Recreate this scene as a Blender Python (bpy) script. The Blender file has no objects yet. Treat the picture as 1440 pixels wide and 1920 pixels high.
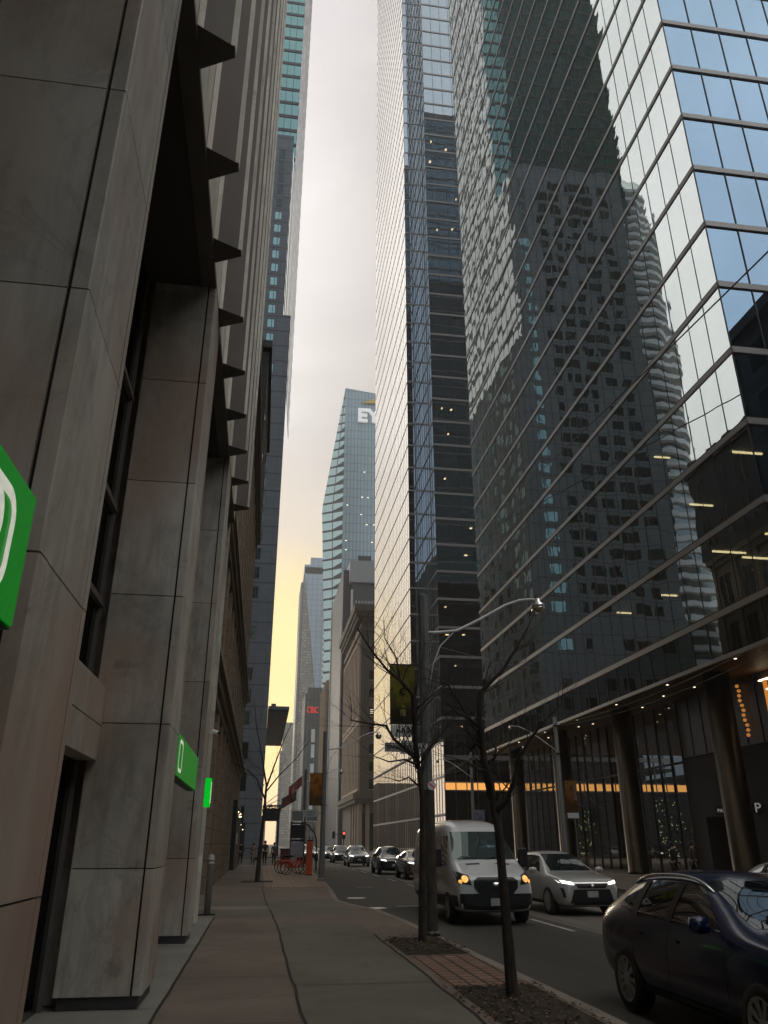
import bpy, bmesh, math, random
from mathutils import Vector, Matrix
from mathutils.bvhtree import BVHTree
from mathutils import noise as mnoise

random.seed(7)
R = math.radians
scene = bpy.context.scene
C = scene.collection
DG = bpy.context.evaluated_depsgraph_get

# ------------------------------------------------------------------ helpers
def tag(o, label=None, cat=None, group=None, kind=None):
    if label: o['label'] = label
    if cat: o['category'] = cat
    if group: o['group'] = group
    if kind: o['kind'] = kind
    return o

def thing(name, loc, label, cat, group=None, rz=0.0):
    o = bpy.data.objects.new(name, None)
    C.objects.link(o)
    o.location = loc
    o.rotation_euler = (0, 0, rz)
    o.empty_display_size = 0.2
    return tag(o, label, cat, group)

def root_of(o):
    while o.parent: o = o.parent
    return o

class MB:
    """collects faces, then links them as one mesh object"""
    def __init__(self):
        self.v = []; self.f = []; self.m = []; self.s = []
    def quad(self, a, b, c, d, m=0, s=False):
        i = len(self.v); self.v += [a, b, c, d]; self.f.append((i, i+1, i+2, i+3)); self.m.append(m); self.s.append(s)
    def poly(self, pts, m=0, s=False):
        i = len(self.v); self.v += list(pts); self.f.append(tuple(range(i, i+len(pts)))); self.m.append(m); self.s.append(s)
    def box(self, x0, y0, z0, x1, y1, z1, m=0):
        if x0 > x1: x0, x1 = x1, x0
        if y0 > y1: y0, y1 = y1, y0
        if z0 > z1: z0, z1 = z1, z0
        self.prism([(x0, y0), (x1, y0), (x1, y1), (x0, y1)], z0, z1, m)
    def prism(self, pts, z0, z1, m=0):
        n = len(pts); i = len(self.v)
        self.v += [(p[0], p[1], z0) for p in pts] + [(p[0], p[1], z1) for p in pts]
        self.f.append(tuple(range(i+n-1, i-1, -1))); self.f.append(tuple(range(i+n, i+2*n)))
        for k in range(n):
            self.f.append((i+k, i+(k+1) % n, i+n+(k+1) % n, i+n+k))
        self.m += [m]*(n+2); self.s += [False]*(n+2)
    def obox(self, c, u, v, w, hu, hv, hw, m=0):
        c = Vector(c); u = Vector(u)*hu; v = Vector(v)*hv; w = Vector(w)*hw
        i = len(self.v)
        for a in (-1, 1):
            for b in (-1, 1):
                for d in (-1, 1):
                    self.v.append(tuple(c+u*a+v*b+w*d))
        for q in ((0, 1, 3, 2), (4, 6, 7, 5), (0, 4, 5, 1), (2, 3, 7, 6), (0, 2, 6, 4), (1, 5, 7, 3)):
            self.f.append(tuple(i+k for k in q)); self.m.append(m); self.s.append(False)
    def bar(self, a, b, w, h=None, m=0):
        h = h or w
        a = Vector(a); b = Vector(b); d = (b-a)
        L = d.length; d.normalize()
        up = Vector((0, 0, 1)) if abs(d.z) < 0.95 else Vector((1, 0, 0))
        s = d.cross(up).normalized(); t = s.cross(d)
        self.obox((a+b)/2, d, s, t, L/2, w/2, h/2, m)
    def tube(self, pts, rad, n=6, m=0, caps=True, smooth=True):
        pts = [Vector(p) for p in pts]
        if not isinstance(rad, (list, tuple)): rad = [rad]*len(pts)
        rings = []
        ref = None
        for k, p in enumerate(pts):
            d = (pts[min(k+1, len(pts)-1)]-pts[max(k-1, 0)])
            if d.length < 1e-9: d = Vector((0, 0, 1))
            d.normalize()
            if ref is None:
                ref = Vector((1, 0, 0)) if abs(d.x) < 0.9 else Vector((0, 1, 0))
            a = (ref-d*ref.dot(d))
            if a.length < 1e-6: a = d.orthogonal()
            a.normalize(); b = d.cross(a); ref = a
            i = len(self.v)
            for j in range(n):
                t = 2*math.pi*j/n
                self.v.append(tuple(p+(a*math.cos(t)+b*math.sin(t))*rad[k]))
            rings.append(i)
        for k in range(len(pts)-1):
            for j in range(n):
                self.f.append((rings[k]+j, rings[k]+(j+1) % n, rings[k+1]+(j+1) % n, rings[k+1]+j)); self.m.append(m); self.s.append(smooth)
        if caps:
            self.f.append(tuple(rings[0]+j for j in range(n-1, -1, -1))); self.m.append(m); self.s.append(False)
            self.f.append(tuple(rings[-1]+j for j in range(n))); self.m.append(m); self.s.append(False)
    def lathe(self, c, prof, n=16, axis='z', m=0, smooth=True, caps=True):
        """prof: list of (r, h) along axis"""
        c = Vector(c); rings = []
        for r, h in prof:
            i = len(self.v); rings.append(i)
            for j in range(n):
                t = 2*math.pi*j/n; a = r*math.cos(t); b = r*math.sin(t)
                if axis == 'z': q = (a, b, h)
                elif axis == 'x': q = (h, a, b)
                else: q = (b, h, a)
                self.v.append(tuple(c+Vector(q)))
        for k in range(len(prof)-1):
            for j in range(n):
                self.f.append((rings[k]+j, rings[k]+(j+1) % n, rings[k+1]+(j+1) % n, rings[k+1]+j)); self.m.append(m); self.s.append(smooth)
        if not caps: return
        self.f.append(tuple(rings[0]+j for j in range(n-1, -1, -1))); self.m.append(m); self.s.append(False)
        self.f.append(tuple(rings[-1]+j for j in range(n))); self.m.append(m); self.s.append(False)
    def build(self, name, mats, parent=None, world=False, smooth=None):
        me = bpy.data.meshes.new(name)
        vs = self.v
        if world and parent is not None:
            L = root_of(parent).location
            vs = [(a[0]-L.x, a[1]-L.y, a[2]-L.z) for a in vs]
        me.from_pydata([tuple(a) for a in vs], [], self.f)
        if not isinstance(mats, (list, tuple)): mats = [mats]
        for m in mats: me.materials.append(m)
        me.polygons.foreach_set('material_index', self.m)
        me.polygons.foreach_set('use_smooth', [s if smooth is None else smooth for s in self.s])
        me.update()
        o = bpy.data.objects.new(name, me); C.objects.link(o)
        if parent is not None: o.parent = parent
        return o

def link_mesh(name, me, parent=None):
    o = bpy.data.objects.new(name, me); C.objects.link(o)
    if parent is not None: o.parent = parent
    return o

def copy_tree(o, parent=None):
    c = o.copy(); C.objects.link(c)
    if parent is not None: c.parent = parent
    for ch in list(o.children): copy_tree(ch, c)
    return c

def bake(o):
    """replace an object's mesh by its evaluated mesh"""
    bpy.context.view_layer.update()
    dg = DG()
    me = bpy.data.meshes.new_from_object(o.evaluated_get(dg), depsgraph=dg)
    o.modifiers.clear()
    o.data = me
    return o

def text_mesh(s, size, ext, mat, name, parent=None, loc=(0, 0, 0), rot=(0, 0, 0), bold=0.0, align='LEFT', sx=1.0):
    cu = bpy.data.curves.new(name, 'FONT'); cu.body = s; cu.size = size; cu.extrude = ext; cu.offset = bold
    cu.align_x = align; cu.align_y = 'CENTER'
    t = bpy.data.objects.new(name, cu); C.objects.link(t)
    bpy.context.view_layer.update()
    dg = DG()
    me = bpy.data.meshes.new_from_object(t.evaluated_get(dg), depsgraph=dg)
    bpy.data.objects.remove(t)
    me.materials.clear(); me.materials.append(mat)
    o = link_mesh(name, me, parent)
    M = Matrix.Translation(loc) @ Matrix.Rotation(rot[2], 4, 'Z') @ Matrix.Rotation(rot[1], 4, 'Y') @ Matrix.Rotation(rot[0], 4, 'X') @ Matrix.Diagonal((sx, 1, 1, 1))
    me.transform(M)
    return o

# ------------------------------------------------------------------ materials
def new_mat(name):
    m = bpy.data.materials.new(name); m.use_nodes = True
    nt = m.node_tree; nt.nodes.clear()
    out = nt.nodes.new('ShaderNodeOutputMaterial')
    return m, nt, out

def N(nt, t, **kw):
    n = nt.nodes.new(t)
    for k, v in kw.items(): setattr(n, k, v)
    return n

def coords(nt, scale=(1, 1, 1), rot=(0, 0, 0)):
    tc = N(nt, 'ShaderNodeTexCoord'); mp = N(nt, 'ShaderNodeMapping')
    mp.inputs['Scale'].default_value = scale; mp.inputs['Rotation'].default_value = rot
    nt.links.new(tc.outputs['Object'], mp.inputs['Vector'])
    return mp.outputs['Vector']

def noise(nt, vec, scale, detail=4.0, rough=0.55, dist=0.0):
    n = N(nt, 'ShaderNodeTexNoise'); n.inputs['Scale'].default_value = scale; n.inputs['Detail'].default_value = detail
    n.inputs['Roughness'].default_value = rough; n.inputs['Distortion'].default_value = dist
    nt.links.new(vec, n.inputs['Vector'])
    return n.outputs['Fac']

def ramp(nt, fac, stops):
    r = N(nt, 'ShaderNodeValToRGB')
    el = r.color_ramp.elements
    while len(el) < len(stops): el.new(0.5)
    for e, (p, c) in zip(el, stops):
        e.position = p; e.color = (c[0], c[1], c[2], 1) if not isinstance(c, float) else (c, c, c, 1)
    nt.links.new(fac, r.inputs['Fac'])
    return r.outputs['Color']

def mixc(nt, fac, a, b, mode='MIX'):
    n = N(nt, 'ShaderNodeMix', data_type='RGBA', blend_type=mode)
    def put(i, v):
        if isinstance(v, (tuple, list)): n.inputs[i].default_value = (v[0], v[1], v[2], 1)
        elif isinstance(v, float): n.inputs[i].default_value = v
        else: nt.links.new(v, n.inputs[i])
    put(0, fac); put(6, a); put(7, b)
    return n.outputs[2]

def bump(nt, h, strength=0.3, dist=0.02, normal=None):
    b = N(nt, 'ShaderNodeBump'); b.inputs['Strength'].default_value = strength; b.inputs['Distance'].default_value = dist
    nt.links.new(h, b.inputs['Height'])
    if normal is not None: nt.links.new(normal, b.inputs['Normal'])
    return b.outputs['Normal']

def principled(nt, out, col, rough=0.6, metal=0.0, spec=0.5, normal=None, coat=0.0):
    p = N(nt, 'ShaderNodeBsdfPrincipled')
    if isinstance(col, (tuple, list)): p.inputs['Base Color'].default_value = (col[0], col[1], col[2], 1)
    else: nt.links.new(col, p.inputs['Base Color'])
    if isinstance(rough, float): p.inputs['Roughness'].default_value = rough
    else: nt.links.new(rough, p.inputs['Roughness'])
    p.inputs['Metallic'].default_value = metal
    p.inputs['Specular IOR Level'].default_value = spec
    p.inputs['Coat Weight'].default_value = coat
    p.inputs['Coat Roughness'].default_value = 0.03
    if normal is not None: nt.links.new(normal, p.inputs['Normal'])
    nt.links.new(p.outputs[0], out.inputs['Surface'])
    return p

def m_plain(name, col, rough=0.6, metal=0.0, spec=0.5, var=0.15, scale=3.0, bstr=0.0, coat=0.0):
    m, nt, out = new_mat(name)
    v = coords(nt)
    f = noise(nt, v, scale, 5.0)
    c = mixc(nt, f, tuple(x*(1-var) for x in col), tuple(min(1, x*(1+var)) for x in col))
    nrm = bump(nt, noise(nt, v, scale*8), bstr, 0.01) if bstr else None
    principled(nt, out, c, rough, metal, spec, nrm, coat)
    return m

def m_two(name, c1, c2, scale, rough=0.75, bstr=0.25, stretch=(1, 1, 1), lo=0.35, hi=0.65, fine=30.0, c3=None, s3=0.6, spec=0.4, dist=0.0):
    m, nt, out = new_mat(name)
    v = coords(nt, stretch)
    f = noise(nt, v, scale, 6.0, 0.6, dist)
    c = ramp(nt, f, [(lo, c1), (hi, c2)])
    g = noise(nt, coords(nt), fine, 3.0)
    c = mixc(nt, mul(nt, g, 0.35), c, tuple(x*0.55 for x in c1))
    if c3:
        h = noise(nt, coords(nt, (1, 1, 1), (0.3, 0.5, 0.2)), s3, 3.0)
        hf = ramp(nt, h, [(0.5, 0.0), (0.72, 1.0)])
        c = mixc(nt, hf, c, c3)
    nrm = bump(nt, g, bstr, 0.01)
    principled(nt, out, c, rough, 0.0, spec, nrm)
    return m

def mul(nt, a, k):
    n = N(nt, 'ShaderNodeMath', operation='MULTIPLY'); nt.links.new(a, n.inputs[0]); n.inputs[1].default_value = k
    return n.outputs[0]

def m_emit(name, col, strength):
    m, nt, out = new_mat(name)
    e = N(nt, 'ShaderNodeEmission'); e.inputs['Color'].default_value = (*col, 1); e.inputs['Strength'].default_value = strength
    nt.links.new(e.outputs[0], out.inputs['Surface'])
    return m

def m_lens(name, col, strength, base=(0.8, 0.8, 0.8), rough=0.08, lo=0.82):
    """a lit lens: glossy cover with a glow behind"""
    m, nt, out = new_mat(name)
    v = coords(nt)
    p = principled(nt, out, base, rough, 0.0, 0.5)
    f = noise(nt, v, 26.0, 2.0)
    c = mixc(nt, ramp(nt, f, [(0.35, 0.0), (0.65, 1.0)]), tuple(x*lo for x in col), col)
    nt.links.new(c, p.inputs['Emission Color'])
    p.inputs['Emission Strength'].default_value = strength
    return m

def m_glass(name, r0, gtint=(1, 1, 1), inner=(0.02, 0.025, 0.025), trans=(0, 0, 0), bamp=0.004, bscale=0.5, rough=0.0, ior=1.5, fine=0.0):
    """coated facade glass: mirror coat over a dark or see-through body"""
    m, nt, out = new_mat(name)
    v = coords(nt)
    h = noise(nt, v, bscale, 1.5, 0.4)
    nrm = bump(nt, h, 1.0, bamp)
    if fine: nrm = bump(nt, noise(nt, v, bscale*5, 1.0), 1.0, fine, nrm)
    fr = N(nt, 'ShaderNodeFresnel'); fr.inputs['IOR'].default_value = ior
    mr = N(nt, 'ShaderNodeMapRange'); mr.inputs['To Min'].default_value = r0; mr.inputs['To Max'].default_value = 1.0
    nt.links.new(fr.outputs[0], mr.inputs['Value'])
    g = N(nt, 'ShaderNodeBsdfGlossy'); g.inputs['Color'].default_value = (*gtint, 1); g.inputs['Roughness'].default_value = rough
    if bamp > 0: nt.links.new(nrm, g.inputs['Normal'])
    d = N(nt, 'ShaderNodeBsdfDiffuse'); d.inputs['Color'].default_value = (*inner, 1)
    body = d.outputs[0]
    if sum(trans) > 0:
        t = N(nt, 'ShaderNodeBsdfTransparent'); t.inputs['Color'].default_value = (*trans, 1)
        a = N(nt, 'ShaderNodeAddShader'); nt.links.new(d.outputs[0], a.inputs[0]); nt.links.new(t.outputs[0], a.inputs[1]); body = a.outputs[0]
    mx = N(nt, 'ShaderNodeMixShader')
    nt.links.new(mr.outputs[0], mx.inputs[0]); nt.links.new(body, mx.inputs[1]); nt.links.new(g.outputs[0], mx.inputs[2])
    nt.links.new(mx.outputs[0], out.inputs['Surface'])
    return m

def m_brick(name, c1, c2, mortar, bw, bh, rough=0.8, msize=0.012, axis='xz', var=0.25, offset=0.5, bias=0.0, scale=3.0, bstr=0.3, spec=0.3):
    """stone or brick courses laid by position; axis picks the two coordinates that carry the pattern"""
    m, nt, out = new_mat(name)
    tc = N(nt, 'ShaderNodeTexCoord'); sp = N(nt, 'ShaderNodeSeparateXYZ'); cb = N(nt, 'ShaderNodeCombineXYZ')
    nt.links.new(tc.outputs['Object'], sp.inputs[0])
    if axis == 'sum':
        ad = N(nt, 'ShaderNodeMath', operation='ADD'); nt.links.new(sp.outputs['X'], ad.inputs[0]); nt.links.new(sp.outputs['Y'], ad.inputs[1])
        nt.links.new(ad.outputs[0], cb.inputs['X']); nt.links.new(sp.outputs['Z'], cb.inputs['Y'])
    else:
        nt.links.new(sp.outputs[axis[0].upper()], cb.inputs['X']); nt.links.new(sp.outputs[axis[1].upper()], cb.inputs['Y'])
    b = N(nt, 'ShaderNodeTexBrick'); b.offset = offset
    b.inputs['Scale'].default_value = 1.0; b.inputs['Brick Width'].default_value = bw; b.inputs['Row Height'].default_value = bh
    b.inputs['Mortar Size'].default_value = msize; b.inputs['Mortar Smooth'].default_value = 0.1; b.inputs['Bias'].default_value = bias
    b.inputs['Color1'].default_value = (*c1, 1); b.inputs['Color2'].default_value = (*c2, 1); b.inputs['Mortar'].default_value = (*mortar, 1)
    nt.links.new(cb.outputs[0], b.inputs['Vector'])
    f = noise(nt, tc.outputs['Object'], scale, 5.0)
    dk = mixc(nt, f, (1-var, 1-var, 1-var), (1+var, 1+var, 1+var))
    c = mixc(nt, 1.0, b.outputs['Color'], dk, 'MULTIPLY')
    inv = N(nt, 'ShaderNodeMath', operation='SUBTRACT'); inv.inputs[0].default_value = 1.0; nt.links.new(b.outputs['Fac'], inv.inputs[1])
    nrm = bump(nt, inv.outputs[0], bstr, 0.01)
    principled(nt, out, c, rough, 0.0, spec, nrm)
    return m

def m_marble(name, base, vein, blush):
    m, nt, out = new_mat(name)
    v = coords(nt, (1.0, 1.0, 0.42), (0.35, 0.25, 0.0))
    f = noise(nt, v, 1.6, 8.0, 0.62, 0.9)
    c = ramp(nt, f, [(0.3, vein), (0.5, base), (0.7, tuple(x*1.12 for x in base))])
    st = noise(nt, coords(nt, (5.0, 5.0, 0.35)), 1.6, 5.0, 0.6, 0.2)
    c = mixc(nt, ramp(nt, st, [(0.40, 0.30), (0.55, 0.0)]), c, tuple(x*0.7 for x in vein))
    wv = noise(nt, coords(nt, (1.0, 1.3, 0.8), (0.7, 0.2, 0.5)), 0.9, 9.0, 0.68, 1.6)
    c = mixc(nt, ramp(nt, wv, [(0.47, 0.0), (0.5, 0.28), (0.55, 0.0)]), c, tuple(x*0.75 for x in vein))
    c = mixc(nt, ramp(nt, noise(nt, coords(nt, (0.8, 0.8, 0.5), (0.1, 0.9, 0.3)), 1.1, 6.0, 0.65, 0.5), [(0.52, 0.0), (0.68, 0.7)]), c, tuple(x*1.15 for x in base))
    bl = noise(nt, coords(nt, (1, 1, 0.6)), 0.55, 3.0)
    c = mixc(nt, ramp(nt, bl, [(0.45, 0.0), (0.62, 0.85)]), c, blush)
    sx = N(nt, 'ShaderNodeSeparateXYZ'); nt.links.new(coords(nt), sx.inputs[0])
    fz = N(nt, 'ShaderNodeMath', operation='FLOOR'); fz.use_clamp = False
    az_ = N(nt, 'ShaderNodeMath', operation='SUBTRACT'); nt.links.new(sx.outputs['Z'], az_.inputs[0]); az_.inputs[1].default_value = 1.42
    nt.links.new(mul(nt, az_.outputs[0], 1/1.666), fz.inputs[0])
    ay_ = N(nt, 'ShaderNodeMath', operation='ADD'); nt.links.new(sx.outputs['Y'], ay_.inputs[0]); ay_.inputs[1].default_value = 7.0
    fy = N(nt, 'ShaderNodeMath', operation='FLOOR'); nt.links.new(mul(nt, ay_.outputs[0], 1/6.3), fy.inputs[0])
    cv = N(nt, 'ShaderNodeCombineXYZ'); nt.links.new(fz.outputs[0], cv.inputs['X']); nt.links.new(fy.outputs[0], cv.inputs['Y'])
    wn = N(nt, 'ShaderNodeTexWhiteNoise'); nt.links.new(cv.outputs[0], wn.inputs['Vector'])
    c = mixc(nt, 1.0, c, ramp(nt, wn.outputs['Value'], [(0.0, (0.80, 0.78, 0.75)), (1.0, (1.12, 1.10, 1.08))]), 'MULTIPLY')
    g = noise(nt, coords(nt), 55.0, 2.0)
    sp = noise(nt, coords(nt), 2.3, 8.0, 0.7)
    c = mixc(nt, ramp(nt, sp, [(0.60, 0.0), (0.72, 0.5)]), c, (0.10, 0.10, 0.08))
    principled(nt, out, c, 0.5, 0.0, 0.35, bump(nt, g, 0.08, 0.004))
    return m

M = {}
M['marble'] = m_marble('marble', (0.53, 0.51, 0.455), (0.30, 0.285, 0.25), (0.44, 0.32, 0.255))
M['marble_up'] = m_marble('marble_upper', (0.84, 0.82, 0.75), (0.54, 0.52, 0.47), (0.72, 0.67, 0.60))  # same marble made paler; the stronger light up there is put into its colour
M['joint'] = m_plain('dark_joint', (0.02, 0.02, 0.018), 0.9)
M['plinth'] = m_plain('plinth_granite', (0.05, 0.05, 0.048), 0.5, var=0.3, scale=40)
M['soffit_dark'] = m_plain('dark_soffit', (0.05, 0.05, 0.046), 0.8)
M['shop_glass'] = m_glass('storefront_glass', 0.05, (0.9, 0.95, 0.95), (0.006, 0.008, 0.007), bamp=0.001)
M['bronze_and_shade'] = m_plain('dark_bronze_and_shade', (0.13, 0.115, 0.105), 0.7, 0.0, var=0.3, scale=1.2)  # bronze for the glazing bars; also the painted shade under marble beam and fins
M['sidewalk'] = m_two('sidewalk_concrete', (0.155, 0.122, 0.098), (0.215, 0.172, 0.14), 0.5, 0.85, 0.3, lo=0.3, hi=0.7, fine=26.0, c3=(0.125, 0.098, 0.08), s3=0.35)
def m_walk(name, c1, c2, c3):
    m, nt, out = new_mat(name)
    v = coords(nt)
    c = ramp(nt, noise(nt, v, 0.45, 6.0, 0.6), [(0.32, c1), (0.68, c2)])
    c = mixc(nt, ramp(nt, noise(nt, coords(nt, (1, 1, 1), (0, 0, 0.6)), 1.7, 7.0, 0.7, 0.6), [(0.52, 0.0), (0.70, 0.65)]), c, c3)
    vo = N(nt, 'ShaderNodeTexVoronoi'); vo.inputs['Scale'].default_value = 2.3; nt.links.new(v, vo.inputs['Vector'])
    c = mixc(nt, ramp(nt, vo.outputs['Distance'], [(0.035, 0.7), (0.06, 0.0)]), c, tuple(x*0.45 for x in c1))
    st = noise(nt, coords(nt, (0.5, 3.0, 1.0)), 1.3, 5.0, 0.6, 0.4)
    c = mixc(nt, ramp(nt, st, [(0.58, 0.0), (0.72, 0.45)]), c, tuple(x*0.6 for x in c1))
    g = noise(nt, v, 60.0, 3.0)
    c = mixc(nt, mul(nt, g, 0.3), c, tuple(x*0.5 for x in c1))
    principled(nt, out, c, 0.85, 0.0, 0.35, bump(nt, g, 0.35, 0.01))
    return m
M['sidewalk'] = m_walk('sidewalk_concrete', (0.160, 0.124, 0.099), (0.225, 0.178, 0.145), (0.125, 0.10, 0.083))
M['sidewalk_grey'] = m_walk('sidewalk_grey', (0.130, 0.116, 0.094), (0.185, 0.168, 0.138), (0.105, 0.095, 0.078))
M['apron'] = m_two('apron_concrete', (0.19, 0.19, 0.165), (0.27, 0.265, 0.235), 0.8, 0.8, 0.25, lo=0.3, hi=0.7)
M['kerb'] = m_two('kerb_concrete', (0.20, 0.17, 0.14), (0.30, 0.26, 0.22), 1.2, 0.85, 0.3)
M['asphalt'] = m_two('asphalt', (0.045, 0.041, 0.035), (0.072, 0.065, 0.056), 0.35, 0.8, 0.5, (1.6, 0.25, 1), 0.3, 0.7, 60.0, (0.05, 0.047, 0.043), 0.2)
M['track'] = m_two('track_slab', (0.13, 0.115, 0.10), (0.20, 0.175, 0.15), 0.5, 0.7, 0.3, (1.5, 0.3, 1), 0.3, 0.7, 40.0)
M['paint'] = m_two('road_paint', (0.35, 0.34, 0.32), (0.62, 0.61, 0.58), 5.0, 0.7, 0.2)
M['paver'] = m_brick('brick_pavers', (0.20, 0.115, 0.085), (0.27, 0.17, 0.125), (0.05, 0.042, 0.035), 0.235, 0.235, 0.85, 0.02, 'xy', 0.3, 0.0, scale=4.0)
M['paver_far'] = m_brick('buff_pavers', (0.27, 0.19, 0.14), (0.33, 0.25, 0.19), (0.10, 0.075, 0.06), 0.62, 0.62, 0.8, 0.02, 'xy', 0.3, 0.5, scale=2.0)
M['soil'] = m_two('soil', (0.025, 0.02, 0.014), (0.075, 0.055, 0.04), 7.0, 0.95, 1.0, lo=0.3, hi=0.7, fine=45.0)
M['grey_metal'] = m_plain('grey_metal', (0.22, 0.22, 0.215), 0.55, 0.25, var=0.2)
M['dark_metal'] = m_plain('dark_metal', (0.03, 0.03, 0.03), 0.5, 0.5, var=0.2)
M['steel'] = m_plain('steel', (0.5, 0.5, 0.5), 0.3, 0.9, var=0.1)
M['black'] = m_plain('black_plastic', (0.015, 0.015, 0.016), 0.45, 0.0, var=0.2)
M['tyre'] = m_plain('tyre_rubber', (0.02, 0.02, 0.02), 0.85, 0.0, var=0.3, scale=20)
M['chrome'] = m_plain('chrome', (0.75, 0.75, 0.76), 0.08, 1.0, var=0.03)
M['alloy'] = m_plain('alloy', (0.48, 0.47, 0.45), 0.45, 0.45, var=0.1)
M['car_glass'] = m_glass('car_glass', 0.03, (1, 1, 1), (0.006, 0.007, 0.007), bamp=0.0, bscale=1.2, ior=1.45)
M['lamp_hot'] = m_lens('headlamp_white', (1.0, 0.95, 0.85), 6.0, (0.8, 0.8, 0.8), 0.08, 0.3)
M['lamp_amber'] = m_lens('headlamp_amber', (1.0, 0.50, 0.11), 1.5, (0.6, 0.4, 0.2), 0.08, 0.3)
M['lamp_red'] = m_lens('tail_lamp', (0.5, 0.02, 0.015), 0.25, (0.25, 0.015, 0.012))
M['plate'] = m_plain('licence_plate', (0.42, 0.41, 0.39), 0.5)
M['bark'] = m_two('bark', (0.022, 0.017, 0.013), (0.075, 0.06, 0.048), 14.0, 0.9, 1.0, (1, 1, 0.22), fine=60.0)
M['wire'] = m_plain('cable_rubber', (0.015, 0.015, 0.016), 0.6)
M['wire_light'] = m_plain('wire_copper', (0.20, 0.19, 0.17), 0.5, 0.5)
M['white_paint'] = m_plain('white_enamel', (0.86, 0.855, 0.84), 0.45, var=0.06)
M['green_lit'] = m_lens('lit_green_sign', (0.0, 0.26, 0.010), 0.5, (0.0, 0.07, 0.012), 0.45)
M['green_bright'] = m_lens('lit_green_sign_bright', (0.0, 0.55, 0.02), 0.9, (0.0, 0.10, 0.02))
M['green_edge'] = m_plain('green_sign_edge', (0.0, 0.10, 0.01), 0.5)
M['sign_white'] = m_lens('lit_white_letter', (0.85, 0.85, 0.72), 0.55, (0.6, 0.6, 0.55))
M['bronze'] = m_plain('bronze_column', (0.05, 0.036, 0.022), 0.36, 0.85, var=0.2, scale=1.5)
M['wood_soffit'] = m_brick('wood_soffit', (0.12, 0.062, 0.028), (0.15, 0.08, 0.036), (0.03, 0.018, 0.01), 12.0, 0.3, 0.5, 0.008, 'yx', 0.3, scale=1.0)
M['panel_dark'] = m_plain('dark_panel', (0.045, 0.036, 0.028), 0.35, 0.0, var=0.3, scale=0.6)
M['concrete_dark'] = m_plain('grey_render', (0.075, 0.072, 0.068), 0.85, var=0.15, scale=0.5)
M['band'] = m_plain('spandrel_metal', (0.30, 0.29, 0.28), 0.45, 0.3, var=0.1, scale=1.0)
M['band_dark'] = m_plain('spandrel_shadow_gap', (0.012, 0.012, 0.012), 0.6)
M['mullion'] = m_plain('mullion', (0.018, 0.018, 0.018), 0.5, 0.2)
M['office'] = m_plain('office_interior', (0.055, 0.052, 0.046), 0.9, var=0.4, scale=0.7)
M['ceil_lamp'] = m_emit('ceiling_lamp', (1.0, 0.72, 0.38), 5.5)
M['down_lamp'] = m_emit('down_lamp', (1.0, 0.82, 0.55), 3.2)
M['gold_cove'] = m_emit('gold_cove', (1.0, 0.44, 0.11), 1.0)
M['orange_bulb'] = m_emit('orange_bulb', (1.0, 0.38, 0.08), 0.4)
M['fairy'] = m_emit('fairy_light', (0.85, 0.95, 0.45), 3.0)
M['glass_office'] = m_glass('office_glass', 0.44, (0.92, 0.99, 0.985), (0.004, 0.009, 0.0085), (0.22, 0.26, 0.25), 0.014, 0.34, fine=0.0007)
M['glass_east'] = m_glass('office_glass_east', 0.40, (0.50, 0.72, 0.97), (0.003, 0.005, 0.006), (0.20, 0.24, 0.24), 0.004, 0.32)  # blue of the mirrored east sky is put into the tint
M['glass_skirt'] = m_glass('skirt_glass', 0.12, (0.9, 0.95, 0.95), (0.008, 0.011, 0.011), (0, 0, 0), 0.004, 0.4)
# ------------------------------------------------------------------ curtain walls
def strip(mbg, mbb, P0, P1, nout, za, zb, n, band=0.34, gap=0.08, out=0.07, mw=0.055, tilt=0.0, gm=0, mm=1, bm=0, gm2=1, mout=0.03, halfband=True):
    """one storey of curtain wall between P0 and P1: n panes in mbg, the floor band at its foot in mbb"""
    P0 = Vector((*P0, 0)); P1 = Vector((*P1, 0)); nout = Vector((*nout, 0)).normalized()
    u = (P1-P0); L = u.length; u.normalize()
    z0 = za+band; z1 = zb
    for k in range(n):
        a = P0+u*(L*k/n); b = P0+u*(L*(k+1)/n)
        t = [random.uniform(-tilt, tilt) for _ in range(2)]
        # a rigid small lean of the pane about both axes
        pts = []
        for q, sx, z, sz in ((a, -1, z0, -1), (b, 1, z0, -1), (b, 1, z1, 1), (a, -1, z1, 1)):
            w = nout*(sx*t[0]+sz*t[1]*1.6)
            pts.append((q.x+w.x, q.y+w.y, z))
        if u.cross(Vector((0, 0, 1))).dot(nout) < 0: pts = pts[::-1]
        mbg.poly(pts, gm)
        if mw:
            mbg.obox((a.x+nout.x*mout*0.5, a.y+nout.y*mout*0.5, (z0+z1)/2), u, nout, (0, 0, 1), mw/2, mout, (z1-z0)/2-0.004, mm)
    c = (P0+P1)/2
    if mbb is not None:
        mbb.obox((c.x+nout.x*(out/2-0.02), c.y+nout.y*(out/2-0.02), za+(band-gap)/2), u, nout, (0, 0, 1), L/2, out/2+0.02, (band-gap)/2, bm)
        mbb.obox((c.x-nout.x*0.012, c.y-nout.y*0.012, za+band-gap/2), u, nout, (0, 0, 1), L/2-0.004, 0.016, gap/2, gm2)

# ------------------------------------------------------------------ ground
gb = MB(); gb.quad((-420, -320, -0.16), (420, -320, -0.16), (420, 900, -0.16), (-420, 900, -0.16))
tag(gb.build('ground', M['asphalt']), kind='structure')
gb = MB(); gb.quad((-400, -120, -0.13), (400, -120, -0.13), (400, 890, -0.13), (-400, 890, -0.13))
tag(gb.build('road', M['asphalt']), kind='structure')

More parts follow.
